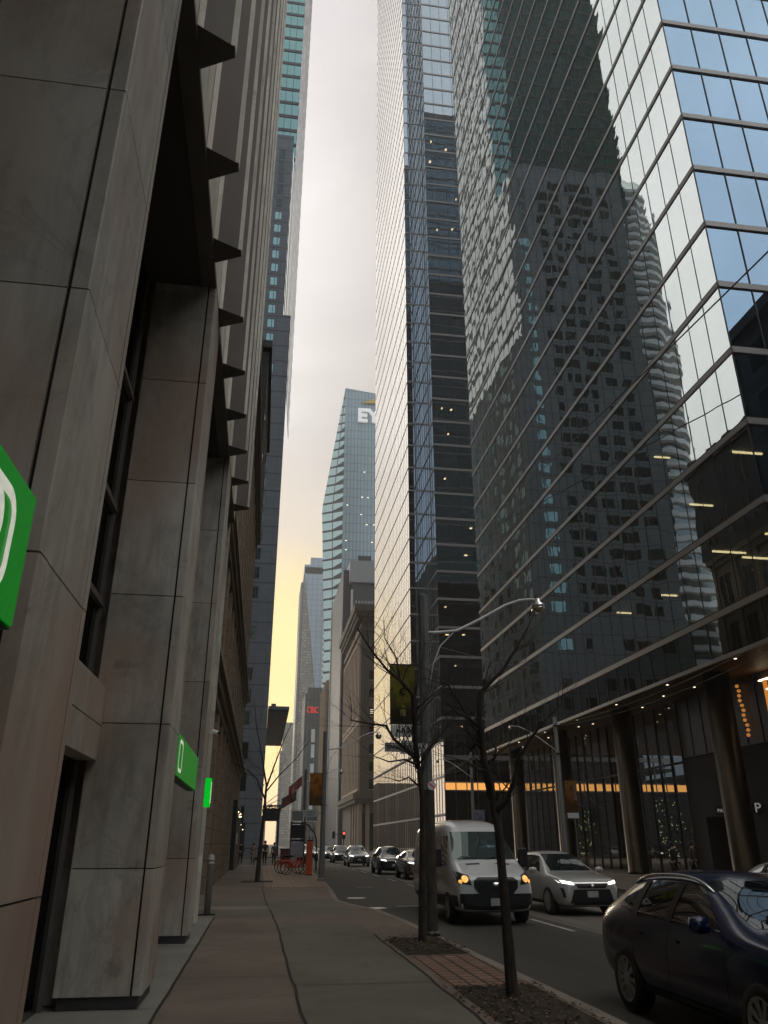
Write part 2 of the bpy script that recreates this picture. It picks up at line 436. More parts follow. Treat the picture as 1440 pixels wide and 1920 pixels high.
KL = [(-60, 3.86), (9.5, 3.82), (17.2, 3.64), (20.5, 3.55), (23.5, 3.35), (25.8, 2.85), (27.5, 2.62), (30.0, 2.75), (34.0, 2.95), (41.0, 3.22), (50.0, 3.4), (66.0, 3.5), (69.0, 3.2), (70.6, 2.2), (71.4, 0.0), (71.4, -60)]
def slab(name, pts, z0, z1, mat):
    b = MB(); b.prism(pts, z0, z1); return tag(b.build(name, mat), kind='structure')
slab('sidewalk', [(x, y) for y, x in KL[:-2]] + [(0.0, 71.4), (-60, 71.4), (-60, -60)], -0.16, 0.0, M['sidewalk'])
slab('sidewalk', [(0.6, 109), (3.4, 111), (3.5, 600), (-60, 600), (-60, 109)], -0.16, 0.0, M['sidewalk'])
slab('sidewalk', [(14.6, -60), (200, -60), (200, 600), (14.6, 600)], -0.16, -0.004, M['sidewalk'])
# kerb stones: a flush strip with a rounded nose
kb = MB()
for (ya, xa), (yb, xb) in zip(KL[:-3], KL[1:-2]):
    d = Vector((xb-xa, yb-ya, 0)); L = d.length; d.normalize(); nn = Vector((d.y, -d.x, 0))
    ns = max(1, int(L/2.4))
    for k in range(ns):
        a = Vector((xa, ya, 0))+d*(L*k/ns+0.006); b = Vector((xa, ya, 0))+d*(L*(k+1)/ns-0.006)
        inn = -nn*0.16; o2 = nn*0.02; up = Vector((0, 0, 0.006)); dn = Vector((0, 0, -0.025)); bt = Vector((0, 0, -0.15))
        prof = [inn+up, o2*0.0+up, o2+dn, nn*0.035+bt]
        for i in range(3):
            kb.quad(tuple(a+prof[i]), tuple(a+prof[i+1]), tuple(b+prof[i+1]), tuple(b+prof[i]))
kb.build('kerb', M['kerb'])['kind'] = 'structure'
kb = MB(); kb.box(14.42, -60, -0.16, 14.6, 600, 0.004)
tag(kb.build('kerb', M['kerb']), kind='structure')

def sheet(name, pts, z, mat):
    b = MB(); b.poly([(x, y, z) for x, y in pts]); return tag(b.build(name, mat), kind='structure')
sheet('building_path', [(-9, -8), (-1.02, -8), (-1.02, 22.2), (-9, 22.2)], 0.004, M['apron'])
sheet('paver_path', [(2.52, 11.2), (3.6, 11.2), (3.58, 14.15), (2.52, 14.15)], 0.004, M['paver'])
sheet('paver_path', [(0.3, 35.8), (3.0, 35.8), (3.25, 50.0), (3.4, 68.0), (0.3, 68.0)], 0.004, M['paver_far'])
sheet('track_road', [(7.45, -60), (10.4, -60), (10.4, 600), (7.45, 600)], -0.126, M['track'])
sheet('sidewalk_bay', [(0.60, -20), (2.38, -20), (2.40, 19.4), (0.52, 19.4)], 0.003, M['sidewalk_grey'])
sheet('sidewalk_bay', [(-1.9, 22.3), (2.6, 22.3), (2.62, 27.4), (-1.9, 27.4)], 0.003, M['sidewalk_grey'])
sheet('sidewalk_bay', [(-1.9, 24.2), (0.40, 24.2), (0.40, 25.4), (-1.9, 25.4)], 0.006, M['kerb'])
# slab joints on the walk: thin dark grooves that wander a little
jb = MB()
def joint(pts, w, z=0.009):
    for (x0, y0), (x1, y1) in zip(pts[:-1], pts[1:]):
        d = Vector((x1-x0, y1-y0, 0)).normalized(); nn = Vector((d.y, -d.x, 0))*(w/2)
        jb.quad((x0-nn.x, y0-nn.y, z), (x0+nn.x, y0+nn.y, z), (x1+nn.x, y1+nn.y, z), (x1-nn.x, y1-nn.y, z))
def wander(x0, y0, x1, y1, n, a):
    out = []
    for k in range(n+1):
        t = k/n; j = 0 if k in (0, n) else random.uniform(-a, a)
        out.append((x0+(x1-x0)*t+(j if abs(y1-y0) > abs(x1-x0) else 0), y0+(y1-y0)*t+(j if abs(y1-y0) <= abs(x1-x0) else 0)))
    return out
joint(wander(-0.99, -6, -0.99, 22.0, 60, 0.012), 0.035, 0.008)
joint(wander(0.66, -6, 0.52, 16, 50, 0.018)[:-1]+wander(0.52, 16, 0.50, 19.5, 6, 0.02)[:-1]+wander(0.50, 19.5, 0.31, 27, 12, 0.02)[:-1]+wander(0.31, 27, 0.24, 36, 10, 0.01), 0.034)
joint(wander(2.38, -6, 2.40, 17.5, 50, 0.02), 0.035)
for yy in (-3.2, 2.9, 9.35, 12.4, 15.4, 18.5, 21.6, 24.7, 27.8, 31.0, 34.2):
    joint(wander(-0.98 if yy < 22 else -1.9, yy, 0.55, yy+random.uniform(-.03, .03), 8, 0.012), 0.019)
    joint(wander(0.56, yy-0.8, 2.36, yy-0.8+random.uniform(-.04, .04), 8, 0.012), 0.019)
for yy in (10.3, 16.0, 19.6): joint(wander(-2.3, yy, -1.0, yy, 5, 0.01), 0.012, 0.008)
tag(jb.build('sidewalk_joint_markings', M['joint']), kind='structure')
pb = MB()
for y0 in [18.7-6.1*k for k in range(-14, 6)]:
    if y0 > -20: pb.quad((7.02, y0, -0.121), (7.13, y0, -0.121), (7.13, y0+3.0, -0.121), (7.02, y0+3.0, -0.121))
pb.quad((4.35, 26.5, -0.121), (5.1, 26.5, -0.121), (5.1, 26.68, -0.121), (4.35, 26.68, -0.121))
pb.quad((4.4, 37.6, -0.121), (5.1, 37.6, -0.121), (5.1, 37.75, -0.121), (4.4, 37.75, -0.121))
for xx in (7.65, 9.15):
    pb.quad((xx, -60, -0.122), (xx+0.035, -60, -0.122), (xx+0.035, 600, -0.122), (xx, 600, -0.122), 1)
tag(pb.build('road_markings', [M['paint'], M['joint']]), kind='structure')
# drain covers by the kerb dip
db = MB()
for x, y in ((3.62, 25.9), (3.55, 30.6)):
    db.lathe((x, y, -0.125), [(0.34, 0), (0.33, 0.006), (0.0, 0.006)], 20)
tag(db.build('road_drain_markings', M['steel']), kind='structure')

# tree pits: soil bed with clods and dead leaves
def pit(x0, y0, x1, y1, name):
    b = MB(); nx, ny = 26, 46
    P = [[None]*(ny+1) for _ in range(nx+1)]
    for i in range(nx+1):
        for j in range(ny+1):
            x = x0+(x1-x0)*i/nx; y = y0+(y1-y0)*j/ny
            e = min(i, nx-i, j, ny-j)
            z = 0.006+min(e, 3)/3*(0.02+0.035*(mnoise.noise((x*2.3, y*2.3, 3))+0.5)+0.03*mnoise.noise((x*9, y*9, 1)))
            P[i][j] = (x, y, max(z, 0.006))
    for i in range(nx):
        for j in range(ny): b.quad(P[i][j], P[i+1][j], P[i+1][j+1], P[i][j+1], 0, True)
    for _ in range(420):
        x = random.uniform(x0-0.12, x1+0.05); y = random.uniform(y0-0.1, y1+0.1); s = random.uniform(0.012, 0.04); a = random.uniform(0, 6.28)
        z = 0.05+random.uniform(0, 0.025) if (x0 < x < x1 and y0 < y < y1) else 0.012
        dx, dy = math.cos(a)*s, math.sin(a)*s
        b.quad((x-dx, y-dy, z), (x+dy*.6, y-dx*.6, z+random.uniform(0, .02)), (x+dx, y+dy, z), (x-dy*.6, y+dx*.6, z+random.uniform(0, .02)), random.choice((1, 1, 2)))
    return tag(b.build(name, [M['soil'], M['leaf'], M['leaf2']]), kind='stuff')
M['leaf'] = m_plain('dead_leaf', (0.10, 0.06, 0.03), 0.8)
M['leaf2'] = m_plain('dead_leaf_pale', (0.16, 0.12, 0.08), 0.8)
pit(2.55, 8.5, 3.6, 11.15, 'soil')
pit(2.50, 14.3, 3.56, 16.5, 'soil')

# ------------------------------------------------------------------ marble bank building (left)
bank = thing('bank_building', (-3.0, 10.0, 0), 'marble clad building with deep piers and ribbed upper wall beside the sidewalk', 'building')
YE = 20.35
def pier(y0, first=False):
    b = MB()
    b.box(-2.12, y0+0.03, 0.13, -1.23, y0+1.12, 10.3, 1)         # dark core seen in the joints
    zj = [0.13, 1.42, 3.07, 4.74, 6.42, 8.1, 9.9]
    for za, zb in zip(zj[:-1], zj[1:]):
        za += 0.006; zb -= 0.006
        b.box(-2.14, y0, za, -1.325, y0+0.30, zb)                  # face slab
        b.prism([(-1.30, y0), (-1.205, y0), (-1.195, y0+0.012), (-1.195, y0+0.165), (-1.30, y0+0.165)], za, zb)   # corner stone
        b.box(-1.30, y0+0.178, za, -1.20, y0+1.05, zb)            # street face
        b.box(-2.14, y0+0.312, za, -1.312, y0+1.15, zb)
        b.box(-1.30, y0+1.06, za, -1.196, y0+1.15, zb)
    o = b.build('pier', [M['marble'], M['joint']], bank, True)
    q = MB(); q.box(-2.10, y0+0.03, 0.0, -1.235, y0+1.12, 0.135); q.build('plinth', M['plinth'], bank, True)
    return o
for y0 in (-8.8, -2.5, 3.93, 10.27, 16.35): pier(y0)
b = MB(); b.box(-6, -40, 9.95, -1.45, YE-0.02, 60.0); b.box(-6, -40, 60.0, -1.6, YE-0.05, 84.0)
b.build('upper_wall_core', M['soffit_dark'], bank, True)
# recessed glazing, transoms and lintels between the piers
for y0, y1 in ((-1.35, 3.93), (5.08, 10.27), (11.42, 16.35), (17.5, 20.3)):
    b = MB()
    b.quad((-2.28, y0-0.2, 0), (-2.28, y1+0.2, 0), (-2.28, y1+0.2, 9.95), (-2.28, y0-0.2, 9.95), 0)
    for z in (4.6, 5.95, 7.75): b.box(-2.30, y0-0.1, z-0.04, -2.22, y1+0.1, z+0.04, 1)
    nn = max(2, int((y1-y0)/1.3))
    for k in range(nn+1):
        y = y0+(y1-y0)*k/nn; b.box(-2.30, y-0.035, 0.0, -2.235, y+0.035, 9.95, 1)
    b.build('storefront_glazing', [M['shop_glass'], M['bronze_and_shade']], bank, True)
    b = MB(); b.box(-2.26, y0+0.02, 2.62, -2.02, y1-0.02, 3.02); b.box(-2.26, y0+0.02, 3.035, -2.02, y1-0.02, 3.5)
    b.build('lintel', M['marble'], bank, True)
    b = MB(); b.box(-2.75, y1+0.30, 0.02, -2.16, y1+0.42, 9.9)
    b.build('jamb', M['marble'], bank, True)
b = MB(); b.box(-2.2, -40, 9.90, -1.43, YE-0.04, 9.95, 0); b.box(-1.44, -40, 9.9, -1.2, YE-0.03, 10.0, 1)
b.build('soffit', [M['soffit_dark'], M['bronze_and_shade']], bank, True)  # second material: marble beam underside, its shade put into a dark colour
# ribbed upper wall: infill slabs and tapering fins, laid in 3.2 m lifts with open joints
LV = [10.0+3.25*k for k in range(16)]
FY = [6.215+1.654*k for k in range(-14, 9)]
for idx, yc in enumerate(FY):
    b = MB()
    for k, z in enumerate(LV):
        off = (k*7+idx*3) % 5*0.31 if k else 0
        za = z+(off if k else 0)+0.006; zb = LV[k+1]+((k+1)*7+idx*3) % 5*0.31-0.006 if k+1 < len(LV) else 62.0
        j = random.uniform(-0.002, 0.002)
        b.prism([(-1.20, yc-0.275), (-0.905+j, yc-0.075), (-0.905+j, yc+0.075), (-1.20, yc+0.275)], za, zb)
        b.prism([(-0.893, yc-0.078), (-0.79+j, yc-0.074), (-0.79+j, yc+0.074), (-0.893, yc+0.078)], za, zb)
    b.prism([(-1.19, yc-0.26), (-0.81, yc-0.06), (-0.81, yc+0.06), (-1.19, yc+0.26)], 10.003, 61.9, 1)
    b.quad((-1.2, yc-0.27, 9.998), (-1.2, yc+0.27, 9.998), (-0.80, yc+0.07, 9.998), (-0.80, yc-0.07, 9.998), 1)  # underside of the marble fin, shade painted as a dark face
    b.build('fin', [M['marble_up'], M['bronze_and_shade']], bank, True)
for idx, yc in enumerate(FY[:-1]):
    b = MB()
    for k, z in enumerate(LV):
        za = z+0.006; zb = (LV[k+1] if k+1 < len(LV) else 62.0)-0.006
        b.box(-1.42, yc+0.285, za, -1.205, yc+1.654-0.285, zb)
    b.build('infill_panel', M['marble_up'], bank, True)
b = MB()
b.box(-1.44, FY[-1]+0.28, 10.0, -1.205, YE, 61.9); b.box(-6.0, YE-0.02, 0.0, -1.3, YE+0.03, 61.9)
b.build('end_wall', M['marble_up'], bank, True)
b = MB(); b.box(-30, -60, 0, -2.9, YE-0.1, 84.0)
b.build('building_core', M['concrete_dark'], bank, True)

# green lit signs
def box_sign(name, x, y0, y1, z0, z1, label, txt=None, lit='green_lit'):
    t = thing(name, (x-0.08, (y0+y1)/2, z0), label, 'sign')
    b = MB(); b.box(x-0.16, y0, z0, x-0.012, y1, z1); b.build('sign_box', M['green_edge'], t, True)
    b = MB(); b.box(x-0.012, y0+0.01, z0+0.012, x, y1-0.01, z1-0.012); b.build('lit_face', M[lit], t, True)
    b = MB()
    for y in (y0+0.5, y1-0.5): b.box(-2.05, y-0.03, z1-0.22, x-0.16, y+0.03, z1-0.16)
    b.build('bracket', M['dark_metal'], t, True)
    return t
s1 = box_sign('bank_sign', -1.08, -0.4, 3.37, 2.52, 3.13, 'large green lit sign with white lettering at the near pier')
# the white outline and the letters at the far end of the sign
def ring_yz(b, pts, w, x, m=0):
    n = len(pts)
    def off(k):
        p0 = Vector(pts[k-1]); p1 = Vector(pts[k]); p2 = Vector(pts[(k+1) % n])
        d = (p2-p0).normalized(); return Vector((-d.y, d.x))
    for k in range(n):
        a = Vector(pts[k]); c = Vector(pts[(k+1) % n]); oa = off(k)*w; oc = off((k+1) % n)*w
        b.quad((x, a.x, a.y), (x, c.x, c.y), (x, c.x+oc.x, c.y+oc.y), (x, a.x+oa.x, a.y+oa.y), m)
def round_rect(y0, z0, y1, z1, r, n=6):
    out = []
    for cy, cz, a0 in ((y1-r, z1-r, 0), (y0+r, z1-r, 90), (y0+r, z0+r, 180), (y1-r, z0+r, 270)):
        for k in range(n+1):
            a = R(a0+90*k/n); out.append((cy+r*math.cos(a), cz+r*math.sin(a)))
    return out
b = MB(); ring_yz(b, round_rect(2.72, 2.60, 3.14, 3.03, 0.13), 0.055, -1.074); b.build('logo_outline', M['sign_white'], s1, True)
o = text_mesh('TD', 0.40, 0.004, M['sign_white'], 'logo_letters', s1, (-1.074+1.16, 2.50-1.53, 2.815-2.50), (R(90), 0, R(90)), 0.012)
s2 = box_sign('bank_sign', -1.22, 11.7, 15.45, 2.57, 3.16, 'green lit sign between the second and third marble piers', lit='green_lit')
b = MB(); ring_yz(b, round_rect(11.9, 2.64, 12.42, 3.09, 0.12), 0.05, -1.214); b.build('logo_outline', M['sign_white'], s2, True)
t = thing('blade_sign', (-1.25, 18.6, 2.42), 'small bright green blade sign on the last marble bay', 'sign')
b = MB(); b.box(-1.36, 18.5, 2.42, -1.13, 18.66, 3.02); b.build('sign_box', M['green_bright'], t, True)
b = MB(); b.box(-1.128, 18.51, 2.5, -1.122, 18.65, 2.94); b.build('white_edge', M['sign_white'], t, True)
b = MB(); b.box(-1.9, 18.55, 2.9, -1.36, 18.61, 2.95); b.build('bracket', M['dark_metal'], t, True)
t = thing('security_camera', (-1.19, 17.4, 3.85), 'white security camera on the corner of the third marble pier', 'camera')
b = MB(); b.tube([(-1.2, 17.45, 3.86), (-1.08, 17.45, 3.86)], 0.02, 8); b.build('bracket', M['white_paint'], t, True)
b = MB(); b.tube([(-1.13, 17.50, 3.90), (-1.0, 17.36, 3.85)], [0.05, 0.045], 10); b.build('housing', M['white_paint'], t, True)
b = MB(); b.tube([(-1.0, 17.36, 3.85), (-0.985, 17.345, 3.845)], 0.036, 10); b.build('lens', M['black'], t, True)

# bollard
t = thing('bollard', (-1.22, 22.6, 0), 'grey steel bollard with banded cap on the sidewalk', 'bollard')
b = MB(); b.lathe((0, 0, 0), [(0.085, 0.02), (0.085, 1.18), (0.092, 1.185), (0.092, 1.21), (0.085, 1.215), (0.085, 1.27), (0.092, 1.275), (0.092, 1.31), (0.085, 1.315), (0.08, 1.38), (0.06, 1.41), (0.0, 1.415)], 18)
b.build('post', m_plain('bollard_steel', (0.38, 0.37, 0.35), 0.6, 0.1, var=0.2), t)
b = MB(); b.box(-0.21, -0.19, 0.004, 0.21, 0.19, 0.03); b.build('base_plate', M['dark_metal'], t)

# ------------------------------------------------------------------ brown stone building
M['brown'] = m_brick('brown_sandstone', (0.235, 0.175, 0.12), (0.29, 0.22, 0.155), (0.10, 0.078, 0.058), 1.1, 0.55, 0.85, 0.015, 'yz', 0.35, scale=1.0)
M['brown_trim'] = m_plain('brown_trim', (0.19, 0.145, 0.10), 0.8, var=0.35, scale=1.5)
M['brown_win'] = m_glass('brown_window_glass', 0.10, (0.9, 0.9, 0.9), (0.010, 0.009, 0.008), bamp=0.002)
M['slate'] = m_plain('dark_slate', (0.035, 0.036, 0.038), 0.7, var=0.3, scale=2.0)
M['copper'] = m_plain('green_copper', (0.07, 0.10, 0.085), 0.7, var=0.4, scale=1.0)
brown = thing('stone_office_building', (-8, 45, 0), 'old brown sandstone building with cornices past the marble one', 'building')
b = MB(); b.box(-30, YE+0.35, 0, -2.12, 68.9, 28.0); b.build('wall', M['brown'], brown, True)
b = MB(); b.box(-30, YE+0.4, 28.0, -2.0, 68.6, 38.2); b.build('upper_wall', M['brown'], brown, True)
npier = 14
for k in range(npier+1):
    y = 22.0+(68.6-22.0)*k/npier
    b = MB(); b.box(-2.12, y-0.55, 7.4, -1.90, y+0.55, 12.4); b.box(-2.12, y-0.55, 13.4, -1.90, y+0.55, 27.0); b.box(-2.12, y-0.6, 0, -1.86, y+0.6, 6.4)
    b.build('pilaster', M['brown'], brown, True)
for k in range(npier):
    y = 22.0+(68.6-22.0)*(k+0.5)/npier
    for za, zb in ((0.7, 5.6), (8.0, 11.8), (14.2, 17.2), (18.2, 21.2), (22.2, 26.0)):
        b = MB(); b.quad((-2.112, y-0.85, za), (-2.112, y+0.85, za), (-2.112, y+0.85, zb), (-2.112, y-0.85, zb), 0)
        for s in (-0.85, 0.0, 0.85): b.box(-2.115, y+s-0.05, za, -2.07, y+s+0.05, zb, 1)
        b.box(-2.11, y-0.95, za-0.22, -1.99, y+0.95, za-0.01, 1)
        b.build('window', [M['brown_win'], M['brown_trim']], brown, True)
    for za, zb in ((29.2, 32.2), (33.4, 36.4)):
        xw = -1.49 if y > 53 else -1.99
        b = MB(); b.quad((xw, y-0.8, za), (xw, y+0.8, za), (xw, y+0.8, zb), (xw, y-0.8, zb), 0)
        b.box(xw-0.03, y-0.05, za, xw+0.05, y+0.05, zb, 1); b.build('window', [M['brown_win'], M['brown_trim']], brown, True)
b = MB()
for z0, z1, o1 in ((6.4, 6.75, 0.30), (6.75, 7.05, 0.45), (7.05, 7.35, 0.62), (12.4, 12.7, 0.28), (12.7, 13.0, 0.42), (13.0, 13.35, 0.55), (27.0, 27.5, 0.35), (27.5, 28.0, 0.6)):
    b.box(-2.2, YE+0.5, z0+0.003, -2.12+o1, 68.6+o1*0.8, z1-0.003)
b.build('cornice', M['brown_trim'], brown, True)
b = MB()
for k in range(8):
    z0 = 28.01+k*0.001
b.box(-2.0, 52, 28.02, -1.50, 69.4, 37.6)
b.box(-2.0, 51.6, 37.62, -1.25, 69.7, 38.3)
b.build('projecting_storey', M['slate'], brown, True)
b = MB()
for k in range(9):
    y = 56.5+k*1.5; h = 38.3+(0.9, 2.2, 0.9, 0.6, 1.0, 0.4, 1.2, 0.5, 0.8)[k]
    b.box(-3.2, y-0.45, 38.3, -1.6, y+0.45, h)
    b.lathe((-2.4, y, h), [(0.5, 0), (0.45, 0.25), (0.25, 0.5), (0.0, 0.62)], 10)
b.build('roof_crest', M['copper'], brown, True)
# dark shop entrance with small lamps at the far end of the building
b = MB(); b.box(-2.1, 57.5, 0, -1.62, 68.2, 4.4, 0)
for y in (58.0, 60.4, 63.0, 65.6, 67.8): b.box(-1.62, y-0.12, 0, -1.55, y+0.12, 4.0, 1)
b.build('shop_front', [M['black'], M['brown_trim']], brown, True)
b = MB()
for y in (58.8, 60.6, 62.2, 64.1, 65.5, 67.0): b.lathe((-1.56, y, 3.6+0.15*math.sin(y*3)), [(0.0, -0.06), (0.06, 0), (0.0, 0.06)], 8)
b.build('shop_lamp', M['down_lamp'], brown, True)
b = MB(); b.box(-1.60, 59.2, 1.6, -1.545, 59.8, 2.3); b.build('notice', M['white_paint'], brown, True)
# ------------------------------------------------------------------ grey hotel tower and the glass tower rising behind it
M['grey_stone'] = m_brick('grey_stone_panels', (0.18, 0.195, 0.212), (0.205, 0.22, 0.238), (0.125, 0.135, 0.146), 1.55, 1.03, 0.6, 0.03, 'sum', 0.12, 0.0, scale=0.12, bstr=0.15, spec=0.4)
M['grey_line'] = m_plain('grey_joint', (0.085, 0.088, 0.092), 0.8)
M['teal_win'] = m_glass('teal_window', 0.30, (0.62, 0.95, 0.93), (0.01, 0.03, 0.03), bamp=0.006, bscale=0.8)
M['dark_win'] = m_glass('dark_window', 0.02, (0.7, 0.9, 0.9), (0.006, 0.009, 0.009), bamp=0.004, bscale=0.6)
M['teal_glass'] = m_glass('teal_curtain_glass', 0.26, (0.50, 0.86, 0.86), (0.01, 0.035, 0.035), bamp=0.016, bscale=0.42)
M['teal_band'] = m_plain('teal_spandrel', (0.035, 0.062, 0.066), 0.4, 0.2)
M['wavy_glass'] = m_glass('wavy_street_glass', 0.8, (0.95, 1.0, 1.0), (0.02, 0.03, 0.03), bamp=0.011, bscale=0.42)
M['steel_band'] = m_plain('grey_steel_band', (0.05, 0.055, 0.062), 0.45, 0.3)
FH = 3.1
grey = thing('hotel_tower', (-12, 116, 0), 'grey stone tower with a column of teal windows closing the left side of the street', 'tower')
b = MB()
b.prism([(-25.3, 114), (0.12, 114), (0.12, 152), (-25.3, 152)], 0, 88.2)
b.prism([(-25.3, 114), (-1.28, 114), (-1.28, 115.4), (-25.3, 121.6)], 88.2, 132.0)
b.build('wall', M['grey_stone'], grey, True)
b = MB()
for k in range(43):
    z = 1.0+FH*k
    xr = 0.12 if z < 88 else -1.28
    b.box(-25.3, 113.985, z-0.07, xr+0.012, 114.0, z+0.07)
    if z < 88: b.box(0.12, 113.99, z-0.06, 0.135, 151, z+0.06)
b.build('floor_joint', M['grey_line'], grey, True)
# windows of the east face: a bright pair near the corner, darker ones further in
def gwin(x0, x1, z0, z1, mat, y=113.96, mull=None):
    b = MB(); b.quad((x0, y, z0), (x1, y, z0), (x1, y, z1), (x0, y, z1), 0)
    b.box(x0-0.06, y-0.02, z1, x1+0.06, 114.0, z1+0.14, 1)
    if mull: b.box(mull-0.05, y-0.03, z0, mull+0.05, y+0.02, z1, 1)
    return b
rest = MB()
nwin = 0
row0 = 17.1
for k in range(36):
    z = row0+FH*k
    if z > 128: break
    if 22 < z < 37 and k % 2: continue
    for c, (xa, xb) in enumerate(((-4.15, -2.4), (-8.6, -6.6), (-11.9, -9.6), (-15.2, -13.2), (-18.6, -16.4), (-22.2, -20.0))):
        h = 1.75
        if z > 116: h = 2.1
        if c == 0:
            if z > 78: xa, xb = -3.9, -2.75
            b = gwin(xa, xb, z, z+h, None, mull=xb-0.42); mat = M['teal_win'] if z < 112 else M['dark_win']
        else:
            if (k*3+c*5) % 11 == 0: continue
            d = 0.5 if (k//3+c) % 2 else 0.0
            b = gwin(xa+d, xb+d, z, z+h, None, mull=(xa+xb)/2+d+0.3); mat = M['dark_win']
        if c < 3 and nwin < 98:
            b.build('window', [mat, M['grey_line']], grey, True); nwin += 1
        else:
            n0 = len(rest.v); rest.v += b.v; rest.f += [tuple(i+n0 for i in f) for f in b.f]; rest.m += [2 if (m == 0 and mat is M['teal_win']) else m for m in b.m]; rest.s += b.s
o = rest.build('window', [M['dark_win'], M['grey_line'], M['teal_win']], grey, True); o['kind'] = 'stuff'
# larger lower windows and the street side ones
for z0, z1, xa, xb in ((4.0, 6.2, -4.4, -2.3), (8.2, 10.6, -4.4, -2.3), (12.4, 14.6, -4.3, -2.3)):
    gwin(xa, xb, z0, z1, None).build('lower_window', [M['dark_win'], M['grey_line']], grey, True)
b = MB()
for k in range(24):
    z = 14.0+FH*k
    for y in (117, 121.5, 127, 131.5, 137, 142, 147):
        if (k*5+int(y)) % 7 == 0: continue
        b.quad((0.14, y, z), (0.14, y+2.2, z), (0.14, y+2.2, z+1.8), (0.14, y, z+1.8), 0)
b.build('street_windows', [M['dark_win']], grey, True)
b = MB(); b.box(-3.2, 113.9, 0, -2.0, 114.01, 4.2); b.build('entrance', M['black'], grey, True)
b = MB()
for x, z in ((-3.0, 3.6), (-2.6, 3.9), (-2.3, 3.3)): b.lathe((x, 113.8, z), [(0, -0.08), (0.08, 0), (0, 0.08)], 8)
b.build('entrance_lamp', M['down_lamp'], grey, True)
# flat roof slab that juts over the street from the grey tower
t = thing('projecting_roof', (1.6, 130, 20), 'dark flat roof slab jutting over the street from the grey tower', 'canopy')
b = MB(); b.prism([(0.16, 118), (3.15, 118), (3.2, 163), (0.16, 163)], 19.6, 20.0); b.build('roof_slab', M['steel_band'], t, True)
b = MB(); b.box(0.2, 117.95, 19.9, 3.25, 118.3, 20.35); b.box(3.12, 118.3, 19.95, 3.3, 163, 20.35); b.box(0.6, 118.5, 20.0, 1.3, 119.6, 20.8); b.build('roof_edge', M['grey_metal'], t, True)

teal = thing('glass_tower', (-15, 140, 0), 'tall teal glass tower rising behind the grey stone tower', 'tower')
b = MB(); b.prism([(-30.5, 122.6), (-2.2, 122.6), (-0.7, 159.8), (-30.5, 159.8)], 60, 262); b.build('building_core', M['teal_band'], teal, True)
for k in range(42):
    z = 88.3+4.15*k
    if z > 258: break
    g = MB(); bb = MB()
    xs = -1.28+0.0
    if z > 127:
        strip(g, bb, (-30.8, 122.0), (-0.75, 122.0), (0, -1), z, z+4.15, 20, 0.95, 0.2, 0.10, 0.10, 0.0015)
    if z < 127: strip(g, bb, (-1.25, 115.5), (-0.82, 122.0), (1, -0.066), z, z+4.15, 4, 1.25, 0.12, 0.03, 0.0, 0.004, gm=2)
    strip(g, bb, (-0.82, 122.0), (1.2, 160.0), (1, -0.053), z, z+4.15, 24, 1.25, 0.12, 0.03, 0.0, 0.004, gm=2)
    g.build('storey_glazing', [M['teal_glass'], M['teal_band'], M['wavy_glass']], teal, True)
    bb.build('floor_band', [M['steel_band'], M['teal_band']], teal, True)

# ------------------------------------------------------------------ curved pale condominium seen in the mirror of the office glass
M['pale_slab'] = m_plain('pale_balcony_slab', (0.88, 0.88, 0.86), 0.6, var=0.06)
M['condo_glass'] = m_glass('condo_glass', 0.22, (0.85, 0.95, 0.95), (0.02, 0.025, 0.025), bamp=0.01)
t = thing('curved_condo_tower', (-54, 168, 0), 'pale curved condominium tower with stacked white balconies seen only as a reflection', 'tower')
b = MB(); b.lathe((-54, 168, 0), [(9.2, 0), (9.2, 182)], 40); b.build('wall', M['condo_glass'], t, True)
b = MB()
for k in range(52):
    z = 8+3.3*k; b.lathe((-54, 168, z), [(9.3, 0), (10.6, 0.02), (10.6, 1.25), (10.45, 1.25), (10.4, 0.25), (9.3, 0.25)], 40, smooth=False)
b.build('balcony', M['pale_slab'], t, True)

# ------------------------------------------------------------------ right: glass office building on bronze columns
XR = 21.0; Y0 = 28.1; Y1 = 74.6; ZF = 11.5; H = 3.907; NF = 40
office = thing('glass_office_building', (40, 50, 0), 'mirror glass office building standing on tall bronze columns', 'building')
for k in range(NF):
    z = ZF+H*k
    g = MB(); bb = MB()
    strip(g, bb, (XR, Y0), (XR, Y1), (-1, 0), z, z+H, 31, 0.38, 0.10, 0.06, 0.04, 0.0020, mout=0.012)
    g.build('storey_glazing', [M['glass_office'], M['mullion']], office, True)
    g = MB()
    strip(g, bb, (XR, Y0), (XR+39.6, Y0), (0, -1), z, z+H, 22, 0.42, 0.10, 0.10, 0.05, 0.0012)
    g.build('side_glazing', [M['glass_east'], M['mullion']], office, True)
    if k > 8:
        g = MB(); strip(g, bb, (XR, Y1), (XR+39.6, Y1), (0, 1), z, z+H, 22, 0.42, 0.10, 0.10, 0.05, 0.002); g.build('rear_glazing', [M['glass_office'], M['mullion']], office, True)
    bb.build('floor_band', [M['band'], M['band_dark']], office, True)
g = MB()
for P0, P1, no, n in (((XR, Y0), (XR, Y1), (-1, 0), 31), ((XR, Y0), (XR+39.6, Y0), (0, -1), 22)):
    strip(g, None, P0, P1, no, 9.62, ZF-0.02, n, 0.12, 0.0, 0.06, 0.04, 0.0006)
g.box(XR-0.06, Y0-0.06, 9.55, XR+0.10, Y1+0.05, 9.74, 2); g.box(XR+0.10, Y0-0.06, 9.55, XR+39.6, Y0+0.10, 9.74, 2)
g.build('skirt_glazing', [M['glass_skirt'], M['mullion'], M['band']], office, True)
b = MB()
for k in range(NF+1):
    z = ZF+H*k
    b.box(XR+0.35, Y0+0.35, z-0.15, XR+39, Y1-0.3, z+0.16)
b.box(XR+9, Y0+9, 9.7, XR+38, Y1-8, ZF+H*NF)
b.build('office_floors', M['office'], office, True)
